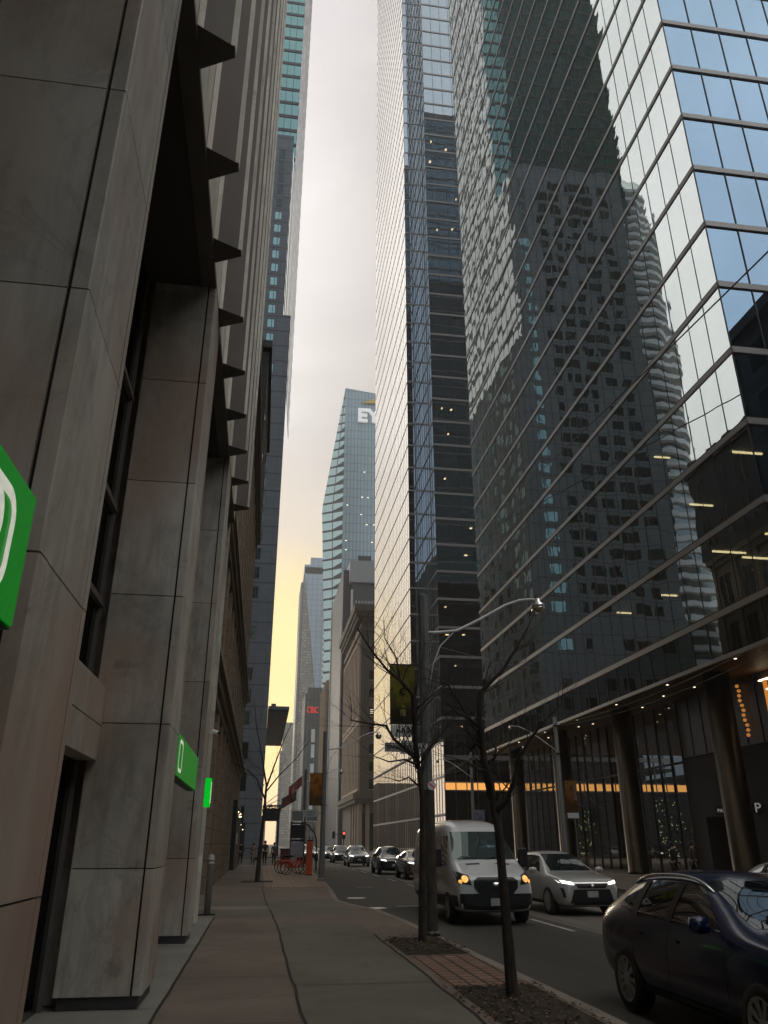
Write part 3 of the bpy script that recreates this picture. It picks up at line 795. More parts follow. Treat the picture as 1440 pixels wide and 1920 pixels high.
b = MB(); b.box(XR-0.02, Y0, ZF+H*NF, XR+39.6, Y1, ZF+H*NF+2.5); b.build('roof', M['band'], office, True)
b = MB(); b.quad((XR+0.05, Y0+0.05, 9.60), (XR+39, Y0+0.05, 9.60), (XR+39, Y1, 9.60), (XR+0.05, Y1, 9.60)); b.build('soffit', M['wood_soffit'], office, True)
lamps = [(24.0, 31.0, 0, 1.1), (22.6, 33.6, 0, .9), (23.4, 36.5, 1, .7), (25.5, 30.2, 1, 1.2), (22.3, 30.3, 1, .8), (24.6, 34.2, 0, .9), (28.0, 29.6, 2, 1.0), (23.2, 41.0, 0, .5), (22.2, 45.0, 0, .5), (22.6, 38.4, 2, .5), (29.0, 30.8, 1, 1.0)]
for x, y, k, w in lamps:
    b = MB(); b.box(x-w, y-0.05, ZF+H*(k+1)-0.28, x+w, y+0.05, ZF+H*(k+1)-0.2); b.build('ceiling_light', M['ceil_lamp'], office, True)
for y in (36.2, 47.4, 58.5, 69.5):
    b = MB(); b.lathe((22.3, y, 0), [(0.66, 0.0), (0.66, 0.12), (0.63, 0.14), (0.63, 9.58)], 36); b.build('column', M['bronze'], office, True)
for i, (x, y) in enumerate([(21.5+1.45*(j % 2), 33+3.3*j) for j in range(13)]+[(23.3, 40), (23.6, 47), (23.4, 54.5), (23.5, 61)]):
    b = MB(); b.lathe((x, y, 9.585), [(0.065, 0), (0.065, 0.012), (0.0, 0.012)], 12); b.build('downlight', M['down_lamp'], office, True)
# enclosed core beside the plaza: panelled wall over a grey block with the parking entry
b = MB()
b.box(24.4, Y0+1.2, 6.25, 34, 44.4, 9.58, 0)
for y in [29.5+1.35*k for k in range(12)]: b.box(24.36, y-0.03, 6.3, 24.42, y+0.03, 9.57, 1)
b.build('panel_wall', [M['panel_dark'], M['mullion']], office, True)
b = MB()
b.box(24.45, 37.6, 0, 34, 38.4, 6.2); b.box(24.45, 42.9, 0, 34, 44.45, 6.2); b.box(24.45, 38.4, 3.0, 34, 42.9, 6.2); b.box(24.45, 29, 0, 34, 37.6, 6.2); b.box(33, 38.4, 0, 34, 42.9, 3.0)
b.build('parking_block', M['concrete_dark'], office, True)
# lobby: glass wall with mullions along the plaza
M['lobby_glass'] = m_glass('lobby_glass', 0.10, (1, 1, 1), (0.001, 0.001, 0.001), (0.72, 0.75, 0.72), 0.003, 0.5)
b = MB()
n = 20
for k in range(n):
    ya = 44.5+(74.3-44.5)*k/n; yb = 44.5+(74.3-44.5)*(k+1)/n
    b.quad((24.5, yb, 0.05), (24.5, ya, 0.05), (24.5, ya, 9.55), (24.5, yb, 9.55), 0)
    b.box(24.46, ya-0.04, 0, 24.62, ya+0.04, 9.58, 1)
b.box(24.45, 44.5, 6.0, 24.6, 74.3, 6.12, 1)
b.build('lobby_glazing', [M['lobby_glass'], M['mullion']], office, True)
b = MB(); b.box(52.5, 44.5, 0, 52.9, 92.4, 9.58); b.box(24.6, 44.46, 0, 52.5, 44.5, 9.5); b.build('lobby_wall_sky_block', M['panel_dark'], office, True)  # back wall, plus a stretch added past the lobby to block sky reflections
# string of orange globes and the lit niche beside the nearest column
b = MB()
for i in range(11): b.lathe((24.2+0.04*math.sin(i*1.7), 37.45-0.03*i, 9.2-0.25*i), [(0.0, -0.10), (0.075, -0.065), (0.10, 0), (0.075, 0.065), (0.0, 0.10)], 10)
t = thing('lamp_string', (24.2, 37.3, 6.4), 'hanging string of small orange globe lamps beside the nearest bronze column', 'lamp string')
b.build('globe', M['orange_bulb'], t, True)
b = MB(); b.tube([(24.2, 37.45, 9.56), (24.2, 37.1, 6.6)], 0.012, 5); b.build('cord', M['wire'], t, True)
t = thing('wall_light', (24.3, 35.2, 6.9), 'narrow amber wall light with white caps on the dark panels', 'lamp')
b = MB(); b.box(24.26, 35.1, 7.0, 24.33, 35.35, 9.1); b.build('amber_strip', m_emit('amber_strip', (1.0, 0.36, 0.06), 0.55), t, True)
b = MB(); b.box(24.2, 34.7, 9.1, 24.34, 35.6, 9.16); b.box(24.2, 34.5, 8.6, 24.34, 35.1, 8.66); b.build('white_cap', M['down_lamp'], t, True)

# parking signs
def sign_plate(name, c, w, h, text, col, tcol, size, label, cat='sign', rz=0, round_=False, pole=None, facing='-y'):
    t = thing(name, (c[0], c[1], c[2]), label, cat, rz=rz)
    b = MB()
    if round_: b.lathe((0, 0, 0), [(w/2, -0.03), (w/2, 0.03)], 28, 'y', smooth=False)
    else: b.box(-w/2, -0.025, -h/2, w/2, 0.025, h/2)
    b.build('sign_plate', col, t)
    if text: text_mesh(text, size, 0.004, tcol, 'lettering', t, (0, -0.034, 0), (R(90), 0, 0), 0.004, 'CENTER')
    return t
M['sign_glow'] = m_lens('sign_glow_white', (0.8, 0.8, 0.78), 0.22, (0.5, 0.5, 0.5))
sign_plate('parking_sign', (24.0, 39.9, 3.22), 1.15, 0.42, 'PARKING', M['black'], M['sign_glow'], 0.24, 'black sign reading PARKING over the garage entry', rz=R(-20))
t = sign_plate('parking_symbol_sign', (24.15, 37.45, 3.25), 0.62, 0.62, 'P', M['dark_metal'], M['sign_glow'], 0.62, 'round sign with a large letter P beside the garage entry', rz=R(-25), round_=True)

# trees with fairy lights in the lobby
def lit_tree(x, y, h, seed, label):
    rnd = random.Random(seed)
    t = thing('lobby_tree', (x, y, 0), label, 'tree', 'trees with fairy lights in the lobby')
    b = MB(); b.lathe((0, 0, 0), [(0.28, 0.0), (0.36, 0.5), (0.33, 0.5), (0.3, 0.45), (0.0, 0.45)], 14); b.build('planter', M['dark_metal'], t)
    b = MB(); b.tube([(0, 0, 0.4), (0.02, 0.03, 1.2), (0, 0, h*0.6)], [0.05, 0.04, 0.02], 6)
    for k in range(9):
        a = rnd.uniform(0, 6.28); z = rnd.uniform(1.2, h*0.7); b.tube([(0, 0, z), (0.5*math.cos(a), 0.5*math.sin(a), z+0.6), (0.9*math.cos(a), 0.9*math.sin(a), z+0.9)], [0.02, 0.012, 0.005], 4)
    b.build('trunk', M['bark'], t)
    b = MB()
    for _ in range(900):
        a = rnd.uniform(0, 6.28); z = rnd.uniform(1.0, h); r = (0.35+0.8*math.sin(min(1, (z-1)/(h-1))*2.6))*math.sqrt(rnd.random()); s = rnd.uniform(0.04, 0.1)
        p = Vector((r*math.cos(a), r*math.sin(a), z)); u = Vector((rnd.uniform(-1, 1), rnd.uniform(-1, 1), rnd.uniform(-1, 1))).normalized(); w = u.orthogonal().normalized()
        b.quad(tuple(p-u*s), tuple(p+w*s*.5), tuple(p+u*s), tuple(p-w*s*.5))
    b.build('crown', M['leaf_green'], t)
    b = MB()
    for _ in range(70):
        a = rnd.uniform(0, 6.28); z = rnd.uniform(0.8, h); r = 0.3+0.75*math.sin(min(1, max(0, (z-1)/(h-1)))*2.6)*rnd.uniform(0.6, 1)
        b.lathe((r*math.cos(a), r*math.sin(a), z), [(0, -0.018), (0.018, 0), (0, 0.018)], 5)
    b.build('fairy_lights', M['fairy'], t)
M['leaf_green'] = m_plain('indoor_leaf', (0.04, 0.075, 0.03), 0.6, var=0.4)
lit_tree(27.0, 52.0, 4.6, 3, 'leafy potted tree wrapped in fairy lights, right of the second column')
lit_tree(27.6, 48.2, 3.6, 5, 'shorter potted tree with fairy lights nearest the grey parking block')
lit_tree(25.9, 64.5, 4.2, 9, 'potted tree with fairy lights farthest along the lobby glass')

# ------------------------------------------------------------------ second tower on the right (dark east face, bright street face)
T1H = 4.2; T1N = 56
M['t1_street'] = m_glass('tower_street_glass', 0.78, (1.0, 0.975, 0.94), (0.03, 0.03, 0.03), bamp=0.004, bscale=0.3)
M['t1_east'] = m_glass('tower_east_glass', 0.34, (0.72, 0.85, 0.96), (0.003, 0.005, 0.008), (0.30, 0.33, 0.34), 0.005, 0.3)  # bluish tint paints in the reflected east sky
tower = thing('office_tower', (34, 130, 0), 'very tall glass tower with a bright street face and dark notched east face', 'tower')
for k in range(3, T1N):
    z = 8.4+T1H*(k-3)+4.5
    g = MB(); bb = MB()
    strip(g, bb, (21.0, 113.5), (21.0, 154.5), (-1, 0), z, z+T1H, 26, 0.26, 0.05, 0.04, 0.05, 0.0008, gm=0, bm=1, gm2=1, mout=0.012)
    g.build('street_glazing', [M['t1_street'], M['mullion']], tower, True)
    g = MB()
    strip(g, bb, (21.0, 113.5), (23.55, 113.5), (0, -1), z, z+T1H, 2, 0.36, 0.06, 0.06, 0.07, 0.001)
    strip(g, bb, (23.5, 105.0), (23.5, 113.4), (-1, 0), z, z+T1H, 5, 0.36, 0.06, 0.06, 0.07, 0.001, gm=2)
    strip(g, bb, (23.5, 105.0), (50, 105.0), (0, -1), z, z+T1H, 14, 0.42, 0.06, 0.10, 0.06, 0.0015)
    g.build('storey_glazing', [M['t1_east'], M['mullion'], M['t1_street']], tower, True)
    bb.build('floor_band', [M['band'], M['mullion']], tower, True)
b = MB()
for k in range(3, T1N+1):
    z = 8.4+T1H*(k-3)+4.5
    b.box(23.9, 105.4, z-0.5, 49.9, 154, z+0.2)
b.prism([(21.3, 113.9), (23.6, 113.9), (23.6, 154.2), (21.3, 154.2)], 12, 8.4+T1H*(T1N-3)+4)
b.box(27.5, 110.5, 8, 49.5, 154, 8.4+T1H*(T1N-3)+4)
b.build('office_floors', M['office'], tower, True)
b = MB(); b.prism([(20.98, 113.5), (23.5, 113.5), (23.5, 105), (50, 105), (50, 154.5), (20.98, 154.5)], 8.4+T1H*(T1N-3)+4.5, 8.4+T1H*(T1N-3)+9); b.build('roof', M['band'], tower, True)
rl = random.Random(4)
for i in range(20):
    k = int(rl.random()**1.3*30); x = rl.uniform(24.2, 31); y = rl.uniform(105.8, 107.5)
    z = 8.4+T1H*k+4.5+T1H-0.56
    b = MB(); s = rl.uniform(0.08, 0.26); b.box(x-s, y-0.25, z-0.05, x+s, y+0.25, z); b.build('ceiling_light', M['ceil_lamp'], tower, True)
# podium with gold cove facing the lane
M['podium_glass'] = m_glass('podium_glass', 0.16, (0.9, 0.92, 0.92), (0.006, 0.007, 0.007), bamp=0.003)
M['podium_fin'] = m_plain('podium_fin', (0.075, 0.06, 0.045), 0.45, 0.4)
pod = thing('podium_building', (34, 100, 0), 'low dark glass podium with a glowing gold cove at the foot of the tall tower', 'building')
b = MB(); b.box(21.2, 93.2, 0, 52.5, 104.6, 12.6); b.box(21.25, 104.6, 0, 50, 154, 12.8); b.build('building_core', M['concrete_dark'], pod, True)
b = MB()
for k in range(24):
    xa = 21.0+31.4*k/24; xb = 21.0+31.4*(k+1)/24
    b.quad((xa, 93.0, 0.1), (xb, 93.0, 0.1), (xb, 93.0, 7.25), (xa, 93.0, 7.25), 0); b.quad((xa, 93.0, 8.2), (xb, 93.0, 8.2), (xb, 93.0, 12.8), (xa, 93.0, 12.8), 0)
    b.box(xa-0.05, 92.9, 0, xa+0.05, 93.02, 12.8, 1)
b.build('lane_glazing', [M['podium_glass'], M['podium_fin']], pod, True)
b = MB(); b.box(20.95, 93.02, 7.35, 52.4, 93.15, 8.1); b.build('gold_cove', M['gold_cove'], pod, True)
b = MB(); b.box(20.9, 92.4, 8.12, 50, 93.1, 8.22); b.box(20.9, 92.7, 7.2, 50, 93.0, 7.33); b.box(20.9, 92.85, 10.7, 50, 93.0, 11.2); b.build('ledge', M['band'], pod, True)
for za, zb in ((0.1, 4.5), (4.5, 8.7), (8.7, 12.7)):
    g = MB(); bb = MB()
    strip(g, bb, (21.0, 93.0), (21.0, 154.5), (-1, 0), za, zb, 40, 0.30, 0.05, 0.06, 0.07, 0.0012)
    g.build('street_glazing', [M['t1_street'], M['mullion']], pod, True); bb.build('floor_band', [M['band'], M['mullion']], pod, True)
b = MB(); b.box(20.95, 93.0, 12.72, 21.2, 113.4, 13.0, 0); b.build('parapet', M['band'], pod, True)

# ------------------------------------------------------------------ towers down the street
M['ey_glass'] = m_brick('blue_tower_glass', (0.27, 0.37, 0.40), (0.31, 0.41, 0.44), (0.14, 0.19, 0.21), 1.5, 4.0, 0.12, 0.16, 'xz', 0.12, 0.0, scale=0.05, bstr=0.05, spec=0.9)
M['ey_low'] = m_brick('blue_tower_glass_low', (0.19, 0.25, 0.26), (0.25, 0.31, 0.31), (0.09, 0.12, 0.13), 1.5, 4.0, 0.10, 0.16, 'xz', 0.35, 0.0, scale=0.35, bstr=0.05, spec=0.9)
M['mint'] = m_glass('mint_glass', 0.5, (0.82, 1.0, 0.92), (0.16, 0.22, 0.19), bamp=0.01)
M['dk_green'] = m_plain('dark_green_slab', (0.035, 0.055, 0.055), 0.5)
ey = thing('slanted_glass_tower', (34, 300, 0), 'blue glass tower with a leaning faceted side and a white EY sign', 'tower')
A = [(26.6, 296.0)]
b = MB()
b.poly([(26.6, 296, 0), (52, 296, 0), (52, 296, 186.5), (26.6, 296, 189.5)], 0)
b.poly([(26.6, 296, 189.5), (52, 296, 186.5), (52, 340, 186.5), (26.6, 340, 189.5)], 0)
b.poly([(52, 296, 0), (52, 340, 0), (52, 340, 186.5), (52, 296, 186.5)], 0)
b.poly([(26.6, 340, 0), (26.6, 340, 189.5), (52, 340, 186.5), (52, 340, 0)], 0)
b.build('glass_front', [M['ey_glass']], ey, True)
# leaning side: from the top corner out to a knee, then down
def lean(z):  # x,y of the outer edge at height z
    if z >= 132: t = (z-132)/(189.5-132); return (18.2+(26.55-18.2)*t, 301+(296.2-301)*t)
    t = (132-z)/60; return (18.2+2.6*min(t, 1), 301)
g = MB(); sl = MB()
zz = 20.0
while zz < 188:
    z2 = min(zz+4.2, 189)
    a0 = lean(zz+0.9); a1 = lean(z2)
    g.quad((a0[0], a0[1], zz+0.9), (26.58, 296.05, zz+0.9), (26.58, 296.05, z2), (a1[0], a1[1], z2), 0)
    p = lean(zz); m0 = lean(zz+0.9)
    sl.poly([(p[0], p[1], zz), (26.6, 296.0, zz), (26.6, 296.0, zz+0.9), (m0[0], m0[1], zz+0.9)], 0)
    # dark soffit that deepens towards the building
    if 40 < zz < 168: sl.poly([(26.55, 295.9, zz+0.9), (26.55, 295.9, zz+2.6), ((m0[0]+26.6)/2, (m0[1]+296)/2-0.1, zz+0.9)], 0)
    for f in (0.5,):
        xm = (a0[0]*(1-f)+26.6*f); ym = (a0[1]*(1-f)+296*f)
        xn = (a1[0]*(1-f)+26.6*f); yn = (a1[1]*(1-f)+296*f)
        sl.bar((xm, ym-0.1, zz+0.9), (xn, yn-0.1, z2), 0.18)
    zz = z2
zs_ = [20+4.2*k for k in range(41)]
for k in range(len(zs_)-1):
    a = lean(zs_[k]); c = lean(zs_[k+1])
    g.quad((a[0], a[1]+0.1, zs_[k]), (c[0], c[1]+0.1, zs_[k+1]), (26.6, 340, zs_[k+1]), (26.6, 340, zs_[k]), 0)
g.build('leaning_glass', M['mint'], ey, True); sl.build('floor_slab', M['dk_green'], ey, True)
text_mesh('EY', 9.0, 0.5, m_lens('white_letters', (1.0, 0.97, 0.92), 0.35, (0.8, 0.8, 0.78)), 'sign_letters', ey, (32.0-34, 295.2-300, 175.2), (R(90), 0, 0), 0.35)
b = MB(); b.prism([(0, 0), (1, 0), (1, 1)], 0, 1) if False else None
b.poly([(33.6, 295.0, 182.0), (48, 295.0, 182.2), (48, 295.0, 187.5)], 0); b.poly([(33.6, 295.6, 182.0), (48, 295.6, 187.5), (48, 295.6, 182.2)], 0); b.poly([(33.6, 295.0, 182.0), (48, 295.0, 187.5), (48, 295.6, 187.5), (33.6, 295.6, 182.0)], 0)
b.poly([(33.6, 295.0, 182.0), (33.6, 295.6, 182.0), (48, 295.6, 182.2), (48, 295.0, 182.2)], 0)
b.build('sign_beam', m_plain('sign_yellow', (0.62, 0.42, 0.10), 0.5), ey, True)
b = MB(); rl = random.Random(11)
for _ in range(26):
    x = rl.uniform(28, 42); z = rl.choice([60+4*k for k in range(26)])+rl.uniform(-.3, .3); b.box(x-0.4, 295.9, z-0.2, x+0.4, 295.98, z+0.15)
b.build('lit_windows', m_emit('far_lit_window', (1.0, 0.92, 0.75), 1.6), ey, True)

# twisting condo with a balcony grid and a blue glass flank
M['balcony'] = m_brick('balcony_grid', (0.22, 0.21, 0.175), (0.44, 0.42, 0.35), (0.15, 0.145, 0.13), 1.7, 1.55, 0.8, 0.22, 'xz', 0.5, 0.37, scale=0.5, bstr=0.3)
M['pale_blue'] = m_brick('pale_blue_glass', (0.34, 0.42, 0.48), (0.38, 0.46, 0.52), (0.24, 0.30, 0.35), 3.0, 3.1, 0.1, 0.2, 'xz', 0.08, 0.0, scale=0.05, spec=0.8)
M['dark_strip'] = m_brick('dark_window_strip', (0.10, 0.11, 0.11), (0.14, 0.15, 0.15), (0.30, 0.29, 0.26), 6.0, 3.1, 0.5, 0.5, 'xz', 0.2, 0.0, scale=0.3)
cd = thing('balcony_condo_tower', (22, 440, 0), 'beige balcony condominium tower with a curved pale blue glass flank at the street end', 'tower')
b = MB(); b.box(17.0, 430, 0, 33, 460, 146); b.build('wall', M['balcony'], cd, True)
b = MB(); b.box(15.4, 431.5, 0, 17.1, 459, 141); b.build('corner_strip', M['dark_strip'], cd, True)
b = MB()
zz = [0, 20, 40, 60, 75, 90, 105, 120, 135, 150]
xl = [27.5, 27.4, 27.2, 26.6, 25.6, 24.2, 22.4, 20.4, 18.4, 17.0]
xr = [28.2, 28.5, 29.0, 29.6, 30, 30, 30, 30, 30, 30]
for k in range(len(zz)-1):
    b.poly([(xl[k], 429.6, zz[k]), (xr[k], 429.6, zz[k]), (xr[k+1], 429.6, zz[k+1]), (xl[k+1], 429.6, zz[k+1])], 0)
    b.poly([(xl[k], 429.6, zz[k]), (xl[k+1], 429.6, zz[k+1]), (xl[k+1], 430.1, zz[k+1]), (xl[k], 430.1, zz[k])], 0)
b.box(16.9, 429.6, 146, 33, 459, 151.5); b.box(20.4, 431, 151.5, 33, 458, 156.5)
b.build('glass_flank', M['pale_blue'], cd, True)
b = MB()
for k in range(44): b.box(28.9, 428.6, 6+3.1*k, 32.5, 430, 6+3.1*k+1.3)
b.build('balcony', M['pale_slab'], cd, True)
t = thing('small_far_tower', (14, 520, 0), 'small pale far tower just left of the beige balcony tower', 'tower')
b = MB(); b.box(11.5, 520, 0, 19, 545, 71); b.box(12.6, 522, 71, 17.5, 540, 74); b.build('wall', M['balcony'], t, True)
b = MB(); b.box(10.0, 521, 0, 11.5, 544, 56); b.build('side_wing', M['dark_strip'], t, True)

# grey-brown office block with red sign letters
M['slab_grey'] = m_brick('ribbed_grey_block', (0.11, 0.115, 0.115), (0.14, 0.145, 0.145), (0.07, 0.075, 0.075), 1.6, 60.0, 0.7, 0.35, 'xz', 0.2, 0.0, scale=0.1)
t = thing('sign_office_block', (22, 352, 0), 'dark ribbed office block with red roof letters and a column of pale window panels', 'building')
b = MB(); b.box(16.6, 350, 0, 30, 378, 63); b.box(17.5, 352, 63, 28, 375, 66); b.build('wall', M['slab_grey'], t, True)
text_mesh('CIBC', 3.7, 0.2, m_lens('red_letters', (0.9, 0.04, 0.03), 0.7, (0.4, 0.02, 0.02)), 'sign_letters', t, (17.5-22, 349.5-352, 55.6), (R(90), 0, 0), 0.06, 'LEFT', 0.62)
b = MB()
for k, (z0, z1) in enumerate(((42, 47.5), (35.5, 41), (26, 33), (22, 25.2), (14.5, 17))): b.box(19.8+0.15*(k % 2), 349.8, z0, 21.4, 350.02, z1)
b.build('pale_panel', M['pale_slab'], t, True)
b = MB()
for z in (2, 6, 10):
    for x in (17.2, 18.6, 20.2, 21.8): b.quad((x, 349.97, z), (x+0.9, 349.97, z), (x+0.9, 349.97, z+2), (x, 349.97, z+2))
b.build('window', M['dark_win'], t, True)

def ribbed(name, label, box, wall, rib, nx, ny, extras=None, win=None, ribd=0.5, ribw=0.35, zr=None):
    """masonry block with projecting ribs on its east (-y) and street (-x) faces"""
    x0, y0, x1, y1, h = box
    t = thing(name, ((x0+x1)/2, (y0+y1)/2, 0), label, 'building')
    b = MB(); b.box(x0, y0, 0, x1, y1, h); b.build('wall', wall, t, True)
    z0, z1 = zr or (0, h)
    if nx:
        b = MB()
        for k in range(nx+1):
            x = x0+(x1-x0)*k/nx; b.box(x-ribw, y0-ribd, z0, x+ribw, y0+0.01, z1)
        b.build('front_ribs', rib, t, True)
    if ny:
        b = MB()
        for k in range(ny+1):
            y = y0+(y1-y0)*k/ny; b.box(x0-ribd, y-ribw, z0, x0+0.01, y+ribw, z1)
        b.build('street_ribs', rib, t, True)
    return t
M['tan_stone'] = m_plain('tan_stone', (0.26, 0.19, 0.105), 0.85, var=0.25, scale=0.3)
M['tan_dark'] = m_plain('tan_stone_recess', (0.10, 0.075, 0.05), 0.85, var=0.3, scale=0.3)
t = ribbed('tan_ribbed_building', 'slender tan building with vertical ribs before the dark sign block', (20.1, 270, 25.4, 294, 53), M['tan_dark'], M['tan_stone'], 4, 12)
b = MB(); b.box(19.7, 269.2, 50.2, 25.7, 270.3, 53.5); b.box(20.8, 269, 53.5, 24.6, 272, 54.6); b.build('parapet', M['tan_stone'], t, True)
# tall grey slab with bright edges and a pale capped plant box
M['slab_dark'] = m_plain('blue_grey_slab', (0.055, 0.062, 0.066), 0.55, var=0.15, scale=0.2)
M['cap_pale'] = m_plain('pale_lit_edge', (0.52, 0.50, 0.46), 0.6, var=0.05)
M['cap_grey'] = m_plain('grey_cap', (0.30, 0.31, 0.32), 0.6, var=0.05)
M['tile_pink'] = m_brick('pinkish_tile_grid', (0.22, 0.185, 0.165), (0.25, 0.21, 0.19), (0.13, 0.11, 0.10), 1.4, 1.4, 0.7, 0.12, 'xz', 0.1, 0.0, scale=0.2)
t = thing('capped_slab_building', (24, 225, 0), 'tall grey slab building with a pale boxed roof cap and bright vertical edges', 'building')
b = MB(); b.box(20.6, 222, 0, 23.2, 262, 78); b.box(23.2, 220, 0, 33, 258, 76.5); b.build('wall', M['slab_dark'], t, True)
b = MB(); b.box(23.45, 219.9, 0, 33, 220.02, 66); b.build('tile_front', M['tile_pink'], t, True)
for q in ((20.2, 221.6, 0, 20.62, 222.4, 62.5), (22.75, 219.2, 0, 23.3, 220.1, 71), (20.3, 261, 0, 20.62, 262.2, 76)):
    b = MB(); b.box(*q); b.build('lit_edge', M['cap_pale'], t, True)  # lit narrow sides of the slab, put in as pale strips
b = MB(); b.box(22.3, 219.2, 73.4, 33, 259, 80.2); b.build('roof_cap', M['cap_grey'], t, True)
b = MB()
for k in range(7): b.box(24.0+0.95*k, 219.85, 66.8, 24.6+0.95*k, 219.97, 67.8)
b.box(23.6, 219.85, 66.2, 33, 219.9, 66.4)
b.build('window', M['cap_grey'], t, True)
b = MB(); b.box(25, 223, 80.2, 29.2, 230, 83.2); b.box(23.4, 224, 80.2, 24.6, 228, 81.5); b.build('plant_room', M['slab_dark'], t, True)
# beige classical block with cornice
M['beige_lit'] = m_plain('beige_stone_lit', (0.34, 0.26, 0.19), 0.85, var=0.2, scale=0.3)  # paler copy: light on the street face put into the stone colour
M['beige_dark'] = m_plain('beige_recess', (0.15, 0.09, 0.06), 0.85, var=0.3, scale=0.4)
M['beige_east'] = m_plain('beige_stone_shaded', (0.125, 0.10, 0.075), 0.85, var=0.15, scale=0.4)  # darker copy of the same beige: shade of the east face as colour
t = thing('cornice_building', (25, 190, 0), 'beige classical office block with a deep cornice and tall window bays', 'building')
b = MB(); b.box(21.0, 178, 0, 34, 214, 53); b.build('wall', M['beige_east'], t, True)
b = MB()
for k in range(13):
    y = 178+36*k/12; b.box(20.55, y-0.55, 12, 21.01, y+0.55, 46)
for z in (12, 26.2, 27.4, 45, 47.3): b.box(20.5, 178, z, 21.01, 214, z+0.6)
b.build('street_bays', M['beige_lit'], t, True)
b = MB()
for k in range(12):
    y = 178+36*(k+0.5)/12; b.quad((20.98, y+1.0, 13), (20.98, y-1.0, 13), (20.98, y-1.0, 45), (20.98, y+1.0, 45))
b.build('street_windows', M['beige_dark'], t, True)
b = MB()
b.box(20.0, 177.0, 50.3, 35, 215, 51.2); b.box(19.6, 176.6, 51.2, 35, 215.4, 52.2); b.box(19.2, 176.2, 52.2, 35, 215.8, 54); b.box(20.5, 177.5, 47.8, 35, 214.5, 48.4)
b.build('cornice', M['beige_east'], t, True)
b = MB(); b.box(19.9, 177, 9.6, 35, 214.6, 10.4); b.box(19.5, 176.6, 10.4, 35, 215, 11.4)
b.build('base_cornice', M['beige_east'], t, True)
for z in (12.5, 16.2, 20.0, 24.0, 28.2, 32.3, 36.4):
    for x in (23.1,):
        b = MB(); b.quad((x, 177.95, z), (x+1.1, 177.95, z), (x+1.1, 177.95, z+2.0), (x, 177.95, z+2.0), 0); b.box(x-0.12, 177.85, z-0.25, x+1.22, 177.99, z-0.05, 1); b.build('window', [M['dark_win'], M['beige_lit']], t, True)
b = MB(); b.box(23.25, 177.9, 28.7, 24.0, 177.93, 28.85); b.box(23.25, 177.9, 29.1, 24.0, 177.93, 29.25); b.box(23.25, 177.9, 29.5, 24.0, 177.93, 29.65); b.build('lit_blind', m_emit('lit_blind', (1, .85, .6), .9), t, True)
b = MB()
for y in (178.6, 183, 188, 193): b.box(20.7, y-0.45, 0, 21.02, y+0.45, 9.5)
for x in (21.2, 22.8, 25.2): b.box(x-0.4, 177.5, 0, x+0.4, 178.02, 9.5)
b.build('base_column', M['beige_lit'], t, True)
b = MB(); b.box(21.7, 177.92, 0, 22.3, 177.97, 7.5); b.box(23.4, 177.92, 0, 24.6, 177.97, 7.5); b.build('base_window', M['dark_win'], t, True)
b = MB(); b.box(25.4, 177.9, 2, 27.4, 177.95, 6.6); b.build('lit_window', m_emit('warm_shop', (1, .6, .28), .22), t, True)
# low ribbed block between the cornice building and the slab, at street level
if False: t = ribbed('ribbed_low_building', 'low block with close vertical ribs at street level beyond the cornice building', (20.9, 262, 27, 298, 20), M['slab_dark'], M['cap_grey'], 0, 30, ribw=0.3)
# low row of far buildings on the left side beyond the grey tower
t = ribbed('far_left_block', 'small far block under the sunset beyond the dark roof slab', (-14, 420, 2.2, 470, 14), M['slab_dark'], M['tan_stone'], 5, 6)
t = ribbed('far_right_block', 'far low block at the very end of the street', (15.0, 640, 30, 690, 30), M['slab_grey'], M['slab_grey'], 5, 6)
t = ribbed('left_far_masonry_block', 'brown block left of the street beyond the hotel canopy', (-18, 300, -0.2, 330, 22), M['tan_dark'], M['tan_stone'], 5, 6)

# ------------------------------------------------------------------ blocks behind and beside the camera (they shade the street and stand in the mirrors)
M['far_wall'] = m_brick('dark_stone_wall', (0.05, 0.052, 0.05), (0.065, 0.066, 0.062), (0.02, 0.02, 0.02), 3.0, 3.6, 0.7, 0.4, 'sum', 0.2, 0.0, scale=0.2)
def block(name, label, x0, y0, x1, y1, h, face):
    t = thing(name, ((x0+x1)/2, (y0+y1)/2, 0), label, 'building')
    b = MB(); b.box(x0, y0, 0, x1, y1, h); b.build('wall', M['far_wall'], t, True)
    b = MB()
    for k in range(int(h/3.6)-1):
        z = 4.5+3.6*k
        if face == 'x':
            n = int((y1-y0)/3)
            for j in range(n):
                y = y0+3*j+0.7; b.quad((x0-0.03, y+1.7, z), (x0-0.03, y, z), (x0-0.03, y, z+2.0), (x0-0.03, y+1.7, z+2.0))
        else:
            n = int((x1-x0)/3)
            for j in range(n):
                x = x0+3*j+0.7; b.quad((x, y1+0.03, z), (x, y1+0.03, z+2.0), (x+1.7, y1+0.03, z+2.0), (x+1.7, y1+0.03, z))
    o = b.build('window', M['dark_win'], t, True); o['kind'] = 'stuff'
    b = MB(); b.box(x0-0.3, y0-0.3, h, x1+0.3, y1+0.3, h+0.8); b.build('parapet', M['slate'], t, True)
block('corner_office_block', 'dark office block across the lane, seen mirrored in the side glass', 30.0, -70, 64, 20.5, 33.0, 'x')
block('street_block', 'dark masonry block across the street behind the viewpoint', 18.6, -110, 29.6, -20, 30.0, 'x')
block('street_end_tower', 'tall block closing the street far behind the viewpoint', 34, -190, 70, -140, 120.0, 'y')
block('dark_south_tower', 'very tall dark tower rising behind the left side of the street', -70, 58, -30, 93, 305.0, 'y')
block('rear_left_tower', 'tall block on the near side of the street behind the viewpoint', -50, -150, -3, -65, 70.0, 'y')
